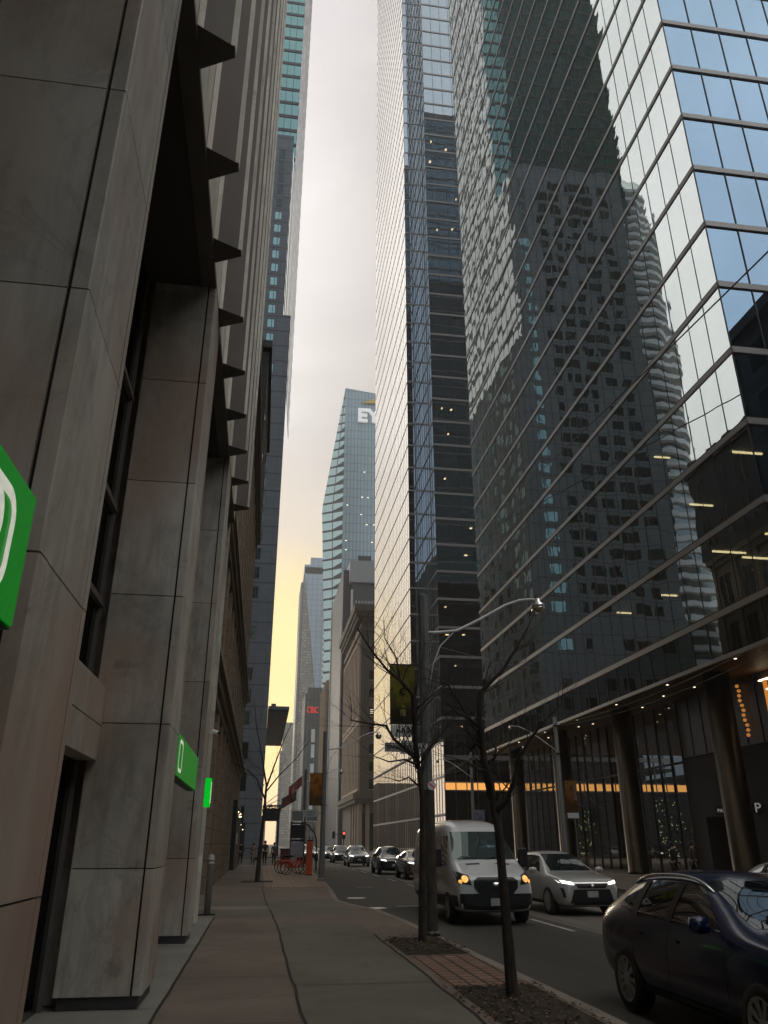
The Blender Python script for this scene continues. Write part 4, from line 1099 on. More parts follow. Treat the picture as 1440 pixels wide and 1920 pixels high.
# ------------------------------------------------------------------ street furniture
def street_lamp(label, thick=0.13):
    t = thing('street_lamp', (3.45, 17.0, 0), label, 'street lamp', 'globe street lamps along the left kerb')
    b = MB(); b.lathe((0, 0, 0), [(thick*1.5, 0), (thick*1.5, 0.08), (thick*1.15, 0.12), (thick*1.1, 1.3), (thick, 1.4), (thick*0.85, 7.0), (0, 7.05)], 8, smooth=False); b.build('pole', M['grey_metal'], t)
    b = MB(); b.tube([(0.0, 0, 6.12), (0.3, 0, 6.13), (0.8, 0, 6.2), (1.33, 0, 6.48), (1.98, 0, 6.86), (2.33, 0, 6.99), (2.6, 0, 7.03), (2.78, 0, 7.03)], [0.035, 0.035, 0.033, 0.03, 0.028, 0.026, 0.024, 0.024], 8)
    b.tube([(1.22, 0, 6.40), (0.7, 0, 6.15), (0.38, 0, 5.83), (0.2, 0, 5.4), (0.1, 0, 4.86)], 0.014, 6)
    b.build('arm', M['white_paint'], t)
    g = MB(); g.lathe((2.78, 0, 6.83), [(0.05, 0.22), (0.07, 0.20), (0.07, 0.14), (0.155, 0.06), (0.168, 0.0)], 20); gl = g.build('globe_cap', M['chrome'], t)
    g = MB(); g.lathe((2.78, 0, 6.83), [(0.165, -0.004), (0.155, -0.05), (0.12, -0.11), (0.06, -0.15), (0.0, -0.16)], 20); g.build('globe_lens', M['lens'], gl)
    return t
M['lens'] = m_glass('lamp_lens', 0.25, (0.9, 0.85, 0.75), (0.25, 0.2, 0.14), bamp=0.0)
lamp1 = street_lamp('thick grey octagonal street lamp carrying the yellow banner beside the bare tree')
l2 = copy_tree(lamp1); l2.location = (3.09, 41.4, 0); tag(l2, 'street lamp with orange banner at the kerb beside the shared bicycles')
l3 = copy_tree(lamp1); l3.location = (3.3, 64.0, 0); tag(l3, 'smallest street lamp, past the bicycle kiosk'); 

b = MB(); b.lathe((0, 0, 0), [(0.21, 0.0), (0.165, 0.12), (0.155, 2.7), (0.14, 2.72)], 16); b.build('dark_sleeve', M['bark'], lamp1)
def m_banner(name, top, mid, bot):
    m, nt, out = new_mat(name)
    tc = N(nt, 'ShaderNodeTexCoord'); sp = N(nt, 'ShaderNodeSeparateXYZ'); nt.links.new(tc.outputs['Generated'], sp.inputs[0])
    c = ramp(nt, sp.outputs['Z'], [(0.0, bot), (0.22, bot), (0.4, mid), (1.0, top)])
    f = noise(nt, coords(nt, (1, 1, 1)), 3.2, 4.0, 0.5, 0.6)
    c = mixc(nt, ramp(nt, f, [(0.5, 0.0), (0.62, 0.75)]), c, tuple(x*0.35 for x in mid))
    principled(nt, out, c, 0.75, 0.0, 0.2)
    return m
def banner(name, loc, w, h, mat, label, arms=True, lower=None, words_=None, rodx=0.3):
    t = thing(name, loc, label, 'banner')
    b = MB(); b.box(-w/2, -0.006, 0, w/2, 0.006, h); o = b.build('cloth', mat, t)
    b = MB()
    b.tube([(-w/2-0.02, 0, h+0.01), (w/2+rodx, 0, h+0.01)], 0.014, 6); b.tube([(-w/2-0.02, 0, -0.01), (w/2+rodx, 0, -0.01)], 0.014, 6)
    b.build('rod', M['dark_metal'], t)
    if lower:
        b = MB(); b.box(-w/2+0.02, -0.012, -0.28, w/2-0.02, 0.012, -0.03); b.build('lower_panel', lower, t)
    return t
t = banner('pole_banner', (2.94, 17.0, 4.08), 0.56, 1.28, m_banner('yellow_banner', (0.19, 0.17, 0.03), (0.22, 0.195, 0.026), (0.035, 0.032, 0.015)), 'olive yellow banner with dark foot hanging from the near street lamp', lower=M['white_paint'])
# dark curl, pale figure shapes on the cloth
b = MB()
cur = [(0.16*math.cos(a)*(1-a/9), 0, 0.11*math.sin(a)*(1-a/9)) for a in [k*0.4 for k in range(13)]]
b.tube([(p[0]+0.05, -0.03, 0.68+p[2]) for p in cur], 0.018, 5)
b.build('printed_curl', M['joint'], t)
b = MB(); b.box(-0.06, -0.032, 0.16, 0.06, -0.026, 0.30); b.lathe((0.0, -0.03, 0.36), [(0.0, -0.05), (0.05, 0), (0.0, 0.05)], 8); b.build('printed_figure', m_plain('print_yellow', (0.34, 0.31, 0.06), 0.7), t)
b = MB()
for k in range(9): b.box(-0.13+0.035*k, -0.018, -0.19+0.02*math.sin(k*1.7), -0.105+0.035*k, -0.013, -0.12+0.03*math.sin(k*2.3))
b.build('printed_marks', M['joint'], t)
t = banner('pole_banner', (2.66, 41.3, 3.42), 0.62, 1.5, m_banner('orange_banner', (0.36, 0.15, 0.03), (0.30, 0.11, 0.02), (0.10, 0.05, 0.02)), 'orange brown banner on the second street lamp above the bicycles')
t = banner('pole_banner', (15.5, 39.7, 3.1), 0.62, 1.5, m_banner('amber_banner', (0.34, 0.17, 0.04), (0.26, 0.11, 0.03), (0.10, 0.045, 0.02)), 'amber banner with white foot panel on the nearer wire pole across the road', lower=M['white_paint'], rodx=-0.9)
text_mesh('BEAUTY', 0.2, 0.003, M['plate'], 'lettering', t, (0.2, -0.035, 0.95), (R(90), R(-90), 0), 0.0, 'CENTER')
t = banner('pole_banner', (15.45, 57.4, 2.15), 0.7, 1.7, m_banner('blue_banner', (0.30, 0.33, 0.42), (0.22, 0.26, 0.38), (0.5, 0.5, 0.5)), 'pale blue patterned banner on the farther wire pole', lower=M['white_paint'], rodx=-0.9)

# street name sign
t = thing('street_name_sign', (2.95, 16.82, 3.47), 'white street name plate reading GRAND OPERA L under the yellow banner', 'sign')
b = MB(); b.box(-0.43, -0.012, 0, 0.50, 0.012, 0.185); b.box(-0.06, -0.012, 0.185, 0.16, 0.012, 0.235); b.box(-0.10, -0.012, -0.04, 0.10, 0.012, 0.0); b.build('plate', M['white_paint'], t)
b = MB()
for z in (0.012, 0.165): b.box(-0.42, -0.016, z, 0.49, -0.013, z+0.008)
b.box(-0.42, -0.016, 0.012, -0.412, -0.013, 0.173); b.build('border', M['black'], t)
text_mesh('GRAND OPERA LN', 0.125, 0.003, M['black'], 'lettering', t, (-0.40, -0.017, 0.092), (R(90), 0, 0), 0.0025, 'LEFT', 0.80)
b = MB(); b.box(0.40, 0.0, 0.05, 0.52, 0.10, 0.12); b.build('clamp', M['grey_metal'], t)
# small round sticker and wrap on the pole
t = thing('pole_notice', (3.52, 16.84, 2.8), 'small round white and red notice clamped to the near street lamp', 'sign')
b = MB(); b.lathe((0, 0, 0), [(0.09, -0.01), (0.09, 0.01)], 16, 'y', smooth=False); b.build('plate', M['white_paint'], t)
b = MB(); b.bar((-0.06, -0.014, 0.05), (0.06, -0.014, -0.05), 0.006, 0.02); b.build('stripe', M['lamp_red'], t)

# wire poles across the road
def wire_pole(label):
    t = thing('wire_pole', (15.0, 39.8, 0), label, 'utility pole', 'steel wire poles across the road')
    b = MB(); b.lathe((0, 0, 0), [(0.16, 0), (0.14, 0.1), (0.10, 7.75), (0.0, 7.8)], 12); b.build('pole', M['grey_metal'], t)
    b = MB(); b.tube([(-0.02, 0, 6.05), (-0.8, 0, 6.6), (-1.5, 0, 7.05), (-2.0, 0, 7.25), (-2.5, 0, 7.28)], [0.03, 0.028, 0.025, 0.022, 0.02], 6); b.build('arm', M['white_paint'], t)
    b = MB(); b.lathe((-2.5, 0, 7.12), [(0.03, 0.14), (0.11, 0.06), (0.12, 0.0), (0.1, -0.06), (0.0, -0.11)], 12); b.build('lamp_head', M['lens'], t)
    for q in ((-0.14, -0.14, 7.3, 0.14, 0.14, 7.36), (-0.12, -0.16, 5.9, 0.12, 0.16, 5.96)):
        b = MB(); b.box(*q); b.build('clamp', M['dark_metal'], t)
    return t
wp = wire_pole('nearer grey wire pole with curved lamp arm beside the bronze columns')
w2 = copy_tree(wp); w2.location = (15.0, 57.5, 0); tag(w2, 'farther grey wire pole with curved lamp arm behind the white van')

def wire(name, pts, r, mat, label, sag=0.0, cat='cable', group=None):
    out = []
    n = 14
    for a, b_ in zip(pts[:-1], pts[1:]):
        a = Vector(a); b_ = Vector(b_)
        for k in range(n):
            t = k/n; p = a.lerp(b_, t); p.z -= sag*4*t*(1-t); out.append(p)
    out.append(Vector(pts[-1]))
    c = MB(); c.tube(out, r, 5)
    o = c.build(name, mat); return tag(o, label, cat, group)
wire('overhead_cable', [(20.3, 70, 31.2), (17.0, 18, 21.2)], 0.035, M['wire'], 'thick black cable slanting across the mirror facade', 0.25)
wire('overhead_wire', [(14.2, 2, 8.6), (14.5, 20.2, 7.2), (15, 39.8, 7.4), (15, 57.5, 7.4), (15, 84, 7.6)], 0.012, M['wire_light'], 'upper of the two wires strung between the poles before the bronze columns', 0.35)
wire('overhead_wire', [(14.2, 2, 8.1), (14.5, 20.2, 6.9), (15, 39.8, 7.33), (15, 57.5, 7.3), (15, 84, 7.5)], 0.010, M['wire_light'], 'lower of the two wires strung between the poles before the bronze columns', 0.40)
wire('span_wire', [(3.5, 17, 5.87), (20.9, 58, 14.2)], 0.009, M['wire_light'], 'thin wire running from the near lamp up to the mirror facade', 0.1)
wire('span_wire', [(15, 57.5, 6.7), (3.4, 64, 6.6)], 0.012, M['wire_light'], 'thin sagging wire crossing the road beyond the white van', 0.7)
wire('span_wire', [(15, 57.5, 7.2), (3.4, 64, 6.8)], 0.012, M['wire_light'], 'tauter thin wire crossing the road beyond the white van', 0.35)
wire('span_wire', [(15, 39.8, 5.95), (11.4, 39.9, 5.45)], 0.011, M['wire_light'], 'short pull wire leaving the nearer wire pole towards the road', 0.02)

# traffic light
t = thing('traffic_light', (14.0, 140, 0), 'red traffic light on a black post far down the road', 'traffic light')
b = MB(); b.lathe((0, 0, 0), [(0.1, 0), (0.08, 3.6), (0, 3.6)], 8); b.box(-1.9, -0.05, 2.9, 0, 0.05, 3.0); b.build('post', M['black'], t)
b = MB(); b.box(-0.25, -0.25, 2.3, 0.25, 0.1, 3.4); b.box(-1.95, -0.2, 2.3, -1.5, 0.1, 3.4); b.build('housing', M['black'], t)
b = MB(); b.lathe((0, -0.27, 3.12), [(0.0, -0.03), (0.16, 0.0), (0.17, 0.04)], 12, 'y'); b.build('red_lens', m_emit('signal_red', (1.0, 0.06, 0.03), 5.0), t)

# bicycle share kiosk, orange pillar and parked bicycles
t = thing('bike_share_kiosk', (2.55, 56.5, 0), 'bicycle share kiosk with a pale map panel and square boards on top', 'kiosk')
b = MB(); b.box(-0.52, -0.05, 0, -0.44, 0.05, 3.7); b.box(0.40, -0.05, 0, 0.48, 0.05, 3.7); b.box(-0.44, -0.04, 1.75, 0.4, 0.04, 1.9); b.box(-0.44, -0.04, 2.85, 0.4, 0.04, 2.95); b.build('frame', M['dark_metal'], t)
b = MB(); b.box(-0.42, -0.05, 0.55, 0.38, 0.05, 1.72); b.build('map_panel', m_plain('map_panel', (0.30, 0.30, 0.32), 0.5, var=0.25, scale=6), t)
b = MB(); b.box(-0.44, -0.02, 1.95, 0.40, 0.02, 2.8); b.build('dark_screen', M['black'], t)
b = MB(); b.box(-0.50, -0.07, 3.0, 0.36, -0.03, 3.72); b.box(0.48, -0.07, 3.0, 1.30, -0.03, 3.66); b.build('square_board', m_plain('board_grey', (0.24, 0.24, 0.24), 0.6), t)
b = MB()
for x0, x1 in ((-0.5, 0.36), (0.48, 1.3)):
    for z in (3.0, 3.66): b.box(x0, -0.09, z, x1, -0.071, z+0.05)
    for x in (x0, x1-0.05): b.box(x, -0.09, 3.0, x+0.05, -0.065, 3.7)
b.build('board_rim', M['white_paint'], t)
b = MB(); b.tube([(0.44, 0, 2.9), (0.7, 0, 2.75), (1.1, 0, 2.3), (1.25, 0, 1.9), (1.28, 0, 0)], 0.05, 8); b.build('curved_post', M['black'], t)
M['orange'] = m_plain('orange_pillar', (0.55, 0.085, 0.02), 0.5, var=0.15)
t = thing('orange_pillar', (2.87, 48.2, 0), 'tall orange red pillar standing beside the shared bicycles', 'pillar')
b = MB(); b.box(-0.2, -0.1, 0, 0.2, 0.1, 0.05); b.build('base_plate', M['dark_metal'], t)
b = MB(); b.prism([(-0.17, -0.08), (0.17, -0.08), (0.17, 0.08), (-0.17, 0.08)], 0.05, 1.78); b.build('body', M['orange'], t)
b = MB(); b.box(-0.18, -0.085, 1.78, 0.18, 0.085, 1.84); b.build('cap', M['dark_metal'], t)
M['bike_red'] = m_plain('bike_paint', (0.55, 0.07, 0.025), 0.4, var=0.1)
def bicycle(loc, rz, label):
    t = thing('bicycle', loc, label, 'bicycle', 'shared bicycles parked by the orange pillar', rz)
    for x in (-0.52, 0.52):
        b = MB()
        pts = [(x+0.33*math.cos(a), 0, 0.34+0.33*math.sin(a)) for a in [2*math.pi*k/24 for k in range(25)]]
        b.tube(pts, 0.02, 6, caps=False)
        for k in range(10):
            a = 2*math.pi*k/10; b.tube([(x, 0, 0.34), (x+0.32*math.cos(a), 0, 0.34+0.32*math.sin(a))], 0.003, 3, 1)
        b.lathe((x, 0, 0.34), [(0.035, -0.05), (0.035, 0.05)], 8, 'y', 1)
        b.build('wheel', [M['tyre'], M['steel']], t)
    b = MB()
    b.tube([(0.52, 0, 0.34), (0.46, 0, 0.62), (0.40, 0, 0.95)], 0.024, 6)
    b.tube([(0.44, 0, 0.72), (0.1, 0, 0.42), (-0.1, 0, 0.36)], [0.04, 0.045, 0.045], 8); b.tube([(-0.1, 0, 0.36), (-0.22, 0, 0.85)], 0.025, 6); b.tube([(-0.1, 0, 0.36), (-0.52, 0, 0.34)], 0.02, 6); b.tube([(-0.18, 0, 0.68), (-0.52, 0, 0.34)], 0.016, 6)
    b.build('frame', M['bike_red'], t)
    for x in (-0.52, 0.52):
        b = MB(); pts = [(x+0.38*math.cos(a), 0, 0.34+0.38*math.sin(a)) for a in [R(10+k*16) for k in range(11)]]; b.tube(pts, [0.03]*11, 6); b.build('mudguard', M['bike_red'], t)
    b = MB(); b.tube([(-0.36, 0, 0.97), (-0.2, 0, 0.97), (-0.08, 0, 0.96)], [0.08, 0.06, 0.03], 8); b.build('saddle', M['black'], t)
    b = MB(); b.tube([(0.33, -0.28, 1.02), (0.40, -0.15, 1.0), (0.40, 0.15, 1.0), (0.33, 0.28, 1.02)], 0.016, 6); b.build('handlebar', M['black'], t)
    b = MB(); b.box(0.48, -0.16, 0.72, 0.72, 0.16, 0.92); b.build('basket', M['black'], t)
    return t
bk = bicycle((2.15, 49.4, 0), R(3), 'nearest red shared bicycle beside the orange pillar')
for k, (x, y, a, l) in enumerate(((2.0, 50.3, 8, 'second red shared bicycle behind the nearest one'), (1.85, 51.2, -5, 'farthest red shared bicycle of the row'))):
    c = copy_tree(bk); c.location = (x, y, 0); c.rotation_euler.z = R(a); tag(c, l)
# litter bin
t = thing('litter_bin', (2.15, 73.8-3.5, 0), 'dark red litter bin at the far end of the sidewalk', 'bin')
b = MB(); b.box(-0.36, -0.3, 0.05, 0.36, 0.3, 1.15); b.build('body', m_plain('maroon_bin', (0.13, 0.02, 0.035), 0.5), t)
b = MB(); b.box(-0.4, -0.34, 1.15, 0.4, 0.34, 1.25); b.build('lid', M['black'], t)
# white info plate on second lamp
t = thing('notice_plate', (2.5, 41.28, 2.86), 'small white notice plate on the second street lamp', 'sign')
b = MB(); b.box(-0.35, -0.01, 0, 0.33, 0.01, 0.36); b.build('plate', M['plate'], t)
b = MB(); b.box(-0.25, -0.015, 0.2, 0.2, -0.011, 0.26); b.box(-0.25, -0.015, 0.08, 0.1, -0.011, 0.14); b.box(0.33, -0.01, 0.15, 0.62, 0.01, 0.2); b.build('marks', M['grey_metal'], t)

# hotel canopy and flags
t = thing('entrance_canopy', (1.3, 116, 0), 'dark hotel entrance canopy with greenery over the far sidewalk', 'canopy')
b = MB(); b.box(-1.1, -0.9, 4.5, 1.3, 4.0, 5.7); b.box(-1.15, -1.0, 5.7, 1.4, 4.1, 6.0); b.build('roof', M['dark_metal'], t)
b = MB(); b.tube([(1.2, -0.8, 0), (1.2, -0.8, 4.5)], 0.12, 8); b.tube([(1.2, 3.8, 0), (1.2, 3.8, 4.5)], 0.12, 8); b.build('post', M['black'], t)
b = MB(); rl = random.Random(8)
for _ in range(420):
    p = Vector((rl.uniform(-1.0, 1.5), rl.uniform(-1.0, -0.2), rl.uniform(5.5, 6.5))); s = rl.uniform(0.08, 0.2); u = Vector((rl.uniform(-1, 1), rl.uniform(-1, 1), rl.uniform(-1, 1))).normalized(); w = u.orthogonal()
    b.quad(tuple(p-u*s), tuple(p+w*s*.5), tuple(p+u*s), tuple(p-w*s*.5))
b.build('greenery', M['leaf_green'], t)
def flag(y, x1, z1, label, col):
    t = thing('flag', (0.15, y, 6.2), label, 'flag', 'flags on angled poles at the hotel')
    b = MB(); b.tube([(0, 0, 0), (x1-0.15, 0, z1-6.2)], 0.05, 6); b.build('flagpole', M['white_paint'], t)
    b = MB(); d = Vector((x1-0.15, 0, z1-6.2)).normalized(); e = Vector((x1-0.15, 0, z1-6.2)); n = 8
    P = [[e-d*(2.6*i/n)+Vector((0.03*i, 0.12*math.sin(i*1.2+j), -1.35*j/4)) for i in range(n+1)] for j in range(5)]
    for j in range(4):
        for i in range(n): b.quad(tuple(P[j][i]), tuple(P[j][i+1]), tuple(P[j+1][i+1]), tuple(P[j+1][i]), 0 if 2 < i < 6 else 1, True)
    b.build('cloth', col, t)
    return t
M['flag_red'] = m_plain('flag_red', (0.22, 0.025, 0.02), 0.7); M['flag_pale'] = m_plain('flag_pale', (0.30, 0.14, 0.12), 0.7)
flag(113.5, 5.4, 10.3, 'red flag on the higher angled pole over the far sidewalk', [M['flag_pale'], M['flag_red']])
flag(118.5, 4.9, 8.6, 'dark red flag on the lower angled pole over the far sidewalk', [M['flag_red'], M['soffit_dark']])

# ------------------------------------------------------------------ bare trees
def grow(b, p, d, L, r, depth, rnd):
    pts = [p]; n = 4
    dd = Vector(d)
    for k in range(n):
        dd = (dd+Vector((rnd.uniform(-.22, .22), rnd.uniform(-.22, .22), rnd.uniform(-.10, .20)))).normalized()
        pts.append(pts[-1]+dd*(L/n))
    b.tube(pts, [r*(1-0.6*k/n) for k in range(n+1)], 5 if r > 0.012 else 3)
    if depth <= 0: return
    for k in range(2 if depth > 1 else rnd.choice((1, 2, 2))):
        i = rnd.randint(1, n); ang = Vector((rnd.uniform(-1, 1), rnd.uniform(-1, 1), rnd.uniform(-0.25, 0.7))).normalized()
        nd = (dd*0.75+ang*0.75).normalized()
        grow(b, pts[i], nd, L*rnd.uniform(0.55, 0.8), r*(1-0.6*i/n)*0.75, depth-1, rnd)
def bare_tree(loc, trunk, r0, limbs, seed, label, twig=1.0, depth=2):
    rnd = random.Random(seed)
    t = thing('street_tree', loc, label, 'tree', 'bare street trees on the left sidewalk')
    b = MB(); n = len(trunk)
    pts = [Vector(trunk[0])-Vector((0, 0, 0.12))]+[Vector(p) for p in trunk]
    rad = [r0*1.35]+[r0*(1.1 if k == 0 else 1-0.55*k/(n-1)) for k in range(n)]
    b.tube(pts, rad, 10)
    b.build('trunk', M['bark'], t)
    for lp, lr in limbs:
        b = MB(); lp = [Vector(p) for p in lp]
        m = len(lp)
        b.tube(lp, [lr*(1-0.75*k/(m-1)) for k in range(m)], 6)
        for k in range(1, m):
            for _ in range(3 if depth > 2 and twig > 0.9 else 2):
                s = lp[k-1].lerp(lp[k], rnd.random()); base = (lp[k]-lp[k-1]).normalized()
                ang = Vector((rnd.uniform(-1, 1), rnd.uniform(-1, 1), rnd.uniform(-0.2, 0.9))).normalized()
                grow(b, s, (base*0.6+ang*0.8).normalized(), rnd.uniform(0.45, 0.95)*twig, lr*0.32*(1-0.5*k/m), depth, rnd)
        b.build('branch', M['bark'], t)
    return t
def AZ(y, base, lst):
    """(tan azimuth, slope) pairs seen from the footpath at distance y, with small depth offsets"""
    out = []
    for q in lst:
        a, s = q[0], q[1]; dy = q[2] if len(q) > 2 else 0.0
        yy = y+dy; out.append((a*yy-base[0], yy-base[1], 1.7+s*yy-base[2]))
    return out
B1 = (3.06, 15.74, 0.02)
bare_tree(B1, AZ(15.74, B1, [(.194, -.1065), (.196, -.012), (.197, .048), (.194, .075), (.192, .092)]), 0.076, [
    (AZ(15.74, B1, [(.192, .088), (.187, .099), (.172, .112, .2), (.161, .121, .3), (.151, .137, .5), (.13, .139, .8), (.105, .143, 1.0)]), 0.05),
    (AZ(15.74, B1, [(.192, .085), (.189, .12, -.1), (.188, .151, -.3), (.186, .178, -.4), (.17, .195, -.5), (.153, .208, -.6), (.133, .232, -.8), (.113, .262, -1)]), 0.055),
    (AZ(15.74, B1, [(.188, .15, -.3), (.19, .187, 0), (.197, .215, .3), (.205, .245, .5)]), 0.03),
    (AZ(15.74, B1, [(.194, .07), (.20, .10, .3), (.213, .118, .7), (.226, .13, 1.0), (.232, .155, 1.2)]), 0.04),
    (AZ(15.74, B1, [(.188, .14, -.3), (.205, .165, .2), (.225, .185, .5), (.245, .205, .7)]), 0.028),
    (AZ(15.74, B1, [(.191, .09), (.175, .096, -.4), (.155, .093, -.8), (.135, .1, -1.0)]), 0.028),
    (AZ(15.74, B1, [(.192, .065), (.18, .075, .6), (.168, .07, 1.0), (.15, .075, 1.2)]), 0.022),
    (AZ(15.74, B1, [(.17, .195, -.5), (.165, .225, -.6), (.15, .25, -.5), (.148, .28, -.4)]), 0.02),
], 21, 'bare tree with wide thin twigs growing in front of the thick street lamp', 1.0, 3)
B2 = (3.06, 10.25, 0.02)
bare_tree(B2, AZ(10.25, B2, [(.298, -.1645), (.2955, -.082), (.292, .012), (.287, .043), (.283, .075)]), 0.072, [
    (AZ(10.25, B2, [(.285, .05), (.279, .09), (.276, .125), (.2745, .16), (.277, .181), (.293, .197), (.31, .213), (.329, .241), (.349, .272)]), 0.05),
    (AZ(10.25, B2, [(.287, .04), (.286, .07, .1), (.277, .10, .2), (.272, .13, .3), (.264, .145, .4), (.25, .165, .5), (.236, .188, .6), (.225, .20, .7)]), 0.045),
    (AZ(10.25, B2, [(.289, .035), (.303, .047, -.1), (.315, .07, -.2), (.323, .099, -.2), (.342, .125, -.3), (.365, .15, -.4), (.39, .172, -.4)]), 0.04),
    (AZ(10.25, B2, [(.2745, .137), (.258, .15, -.3), (.245, .155, -.5), (.23, .17, -.7)]), 0.025),
    (AZ(10.25, B2, [(.276, .125), (.262, .11, .3), (.25, .118, .5), (.235, .108, .8), (.222, .115, .9)]), 0.022),
    (AZ(10.25, B2, [(.28, .085), (.268, .085, -.2), (.255, .095, -.4), (.24, .098, -.6)]), 0.018),
], 5, 'slender bare tree leaning slightly, nearest the camera in the soil bed', 0.55, 3)
B3 = (0.01, 40.8, 0.0)
bare_tree(B3, [(0, 0, 0), (0.05, 0, 1.5), (0.15, 0, 3.2), (0.18, 0, 4.4)], 0.11, [
    ([(0.17, 0, 3.6), (-0.3, 0.1, 4.6), (-0.9, 0.2, 5.1), (-1.6, 0.3, 5.4)], 0.045),
    ([(0.18, 0, 4.2), (0.5, 0.2, 5.2), (0.9, 0.1, 6.4), (1.3, 0.3, 7.4)], 0.05),
    ([(0.18, 0, 4.3), (-0.1, 0.3, 5.6), (-0.5, 0.5, 7.2), (-0.7, 0.6, 8.6)], 0.045),
    ([(0.18, 0, 4.0), (0.8, 0.0, 4.8), (1.6, 0.1, 5.6), (2.3, 0.0, 6.6)], 0.04),
], 12, 'dark bare tree rising from the middle of the sidewalk near the people', 1.6)
b = MB(); b.box(-0.75, 40.1, 0.004, 0.75, 41.4, 0.02); tag(b.build('tree_grate', M['soil']), 'dark iron grate around the foot of the mid-sidewalk tree', 'tree grate')
# ------------------------------------------------------------------ people
M['skin'] = m_plain('skin', (0.42, 0.26, 0.19), 0.55, var=0.05)
M['hair_dark'] = m_plain('hair_dark', (0.02, 0.015, 0.012), 0.7)
def skin_mesh(name, verts, edges, rads, mat, parent, sub=1):
    me = bpy.data.meshes.new(name); me.from_pydata(verts, edges, []); me.materials.append(mat)
    o = bpy.data.objects.new(name, me); C.objects.link(o); o.parent = parent
    sk = o.modifiers.new('skin', 'SKIN'); sk.use_smooth_shade = True
    for v, r in zip(me.skin_vertices[0].data, rads): v.radius = (r, r)
    me.skin_vertices[0].data[0].use_root = True
    ss = o.modifiers.new('sub', 'SUBSURF'); ss.levels = sub; ss.render_levels = sub
    bake(o)
    for p in o.data.polygons: p.use_smooth = True
    return o
def person(loc, rz, label, coat, trousers, stride=0.16, h=1.0, long_coat=False, skirt=None, bag=None, group='people walking on the far sidewalk'):
    t = thing('person', loc, label, 'person', group, rz)
    s = stride; k = h
    V = [(0, 0, .95), (0, 0, 1.12), (0, 0, 1.32), (0, 0, 1.46), (0, -.01, 1.54), (0, -.03, 1.62), (0, -.03, 1.72)]
    E = [(0, 1), (1, 2), (2, 3), (3, 4), (4, 5), (5, 6)]
    rr = [.13, .12, .15, .10, .05, .085, .08]
    for sx, fw in ((-1, 1), (1, -1)):
        i = len(V); V += [(sx*.09, -fw*s*.3, .88), (sx*.10, -fw*s*.9, .50), (sx*.10, -fw*s*1.1+(.12 if fw < 0 else 0), .09), (sx*.10, -fw*s*1.1-.16+(.10 if fw < 0 else 0), .045)]
        E += [(0, i), (i, i+1), (i+1, i+2), (i+2, i+3)]; rr += [.095, .062, .042, .04]
        j = len(V); V += [(sx*.19, 0, 1.42), (sx*.24, fw*s*.4, 1.14), (sx*.25, fw*s*.7-.06, .90), (sx*.25, fw*s*.75-.08, .83)]
        E += [(3, j), (j, j+1), (j+1, j+2), (j+2, j+3)]; rr += [.06, .042, .03, .028]
        for f in range(4):
            q = len(V); V += [(sx*.25+(-.024+.016*f), fw*s*.75-.09-.01*f, .785-.004*abs(f-1.5)), (sx*.25+(-.026+.017*f), fw*s*.75-.075, .745-.006*abs(f-1.5))]
            E += [(j+3, q), (q, q+1)]; rr += [.0085, .007]
        q = len(V); V += [(sx*.25-sx*.035, fw*s*.75-.10, .82), (sx*.25-sx*.045, fw*s*.75-.11, .79)]; E += [(j+3, q), (q, q+1)]; rr += [.0095, .0075]
    V = [(x*k, y*k, z*k) for x, y, z in V]; rr = [r*k for r in rr]
    skin_mesh('body', V, E, rr, M['skin'], t)
    def sub(ids, scale, name, mat, extra=None):
        m = {a: n for n, a in enumerate(ids)}
        vv = [V[a] for a in ids]; ee = [(m[a], m[b]) for a, b in E if a in m and b in m]; ra = [rr[a]*scale for a in ids]
        return skin_mesh(name, vv, ee, ra, mat, t)
    # index bases: torso 0-6; leg L 7-10, arm L 11-14; fingers...
    legL = list(range(7, 10)); armL = list(range(11, 14)); base2 = 15+8+2
    legR = [base2+a for a in range(3)]; armR = [base2+4+a for a in range(3)]
    sub([0]+legL+legR, 1.16, 'trousers', trousers)
    sub([0, 1, 2, 3]+armL+armR, 1.2, 'coat', coat)
    if long_coat:
        b = MB(); b.lathe((0, 0, 0), [(.21*k, .45*k), (.20*k, .7*k), (.18*k, .95*k), (.15*k, 1.1*k)], 14); b.build('coat_skirt', skirt or coat, t)
    b = MB(); b.lathe((0, -.01*k, 1.69*k), [(.088*k, -.09*k), (.104*k, -.02*k), (.098*k, .05*k), (.06*k, .11*k), (0, .125*k)], 12); b.build('hair', M['hair_dark'], t)
    b = MB(); b.lathe((0, -.115*k, 1.655*k), [(0, -.02*k), (.014*k, 0), (0, .02*k)], 6)
    for sx in (-1, 1): b.lathe((sx*.1*k, -.02*k, 1.66*k), [(0, -.03*k), (.014*k, 0), (0, .03*k)], 6)
    b.build('face_features', M['skin'], t)
    b = MB()
    for sx in (-1, 1): b.lathe((sx*.034*k, -.108*k, 1.685*k), [(0, -.009*k), (.01*k, 0), (0, .009*k)], 6)
    b.box(-.025*k, -.113*k, 1.605*k, .025*k, -.10*k, 1.612*k); b.build('eyes', M['black'], t)
    b = MB()
    for a in (9, base2+2):
        x, y, z = V[a]; b.tube([(x, y+.05, .05), (x, y-.06, .055), (x, y-.2, .035)], [.045, .05, .035], 8)
    b.build('shoes', M['black'], t)
    return t
cb = m_plain('coat_black', (0.018, 0.018, 0.02), 0.8); cbeige = m_plain('coat_beige', (0.25, 0.19, 0.14), 0.8, var=0.3, scale=6); cbrown = m_plain('coat_brown', (0.06, 0.04, 0.03), 0.8)
cgrey = m_plain('coat_grey', (0.13, 0.14, 0.15), 0.8); jeans = m_plain('jeans', (0.03, 0.033, 0.042), 0.8); pale = m_plain('pale_skirt', (0.30, 0.28, 0.22), 0.8)
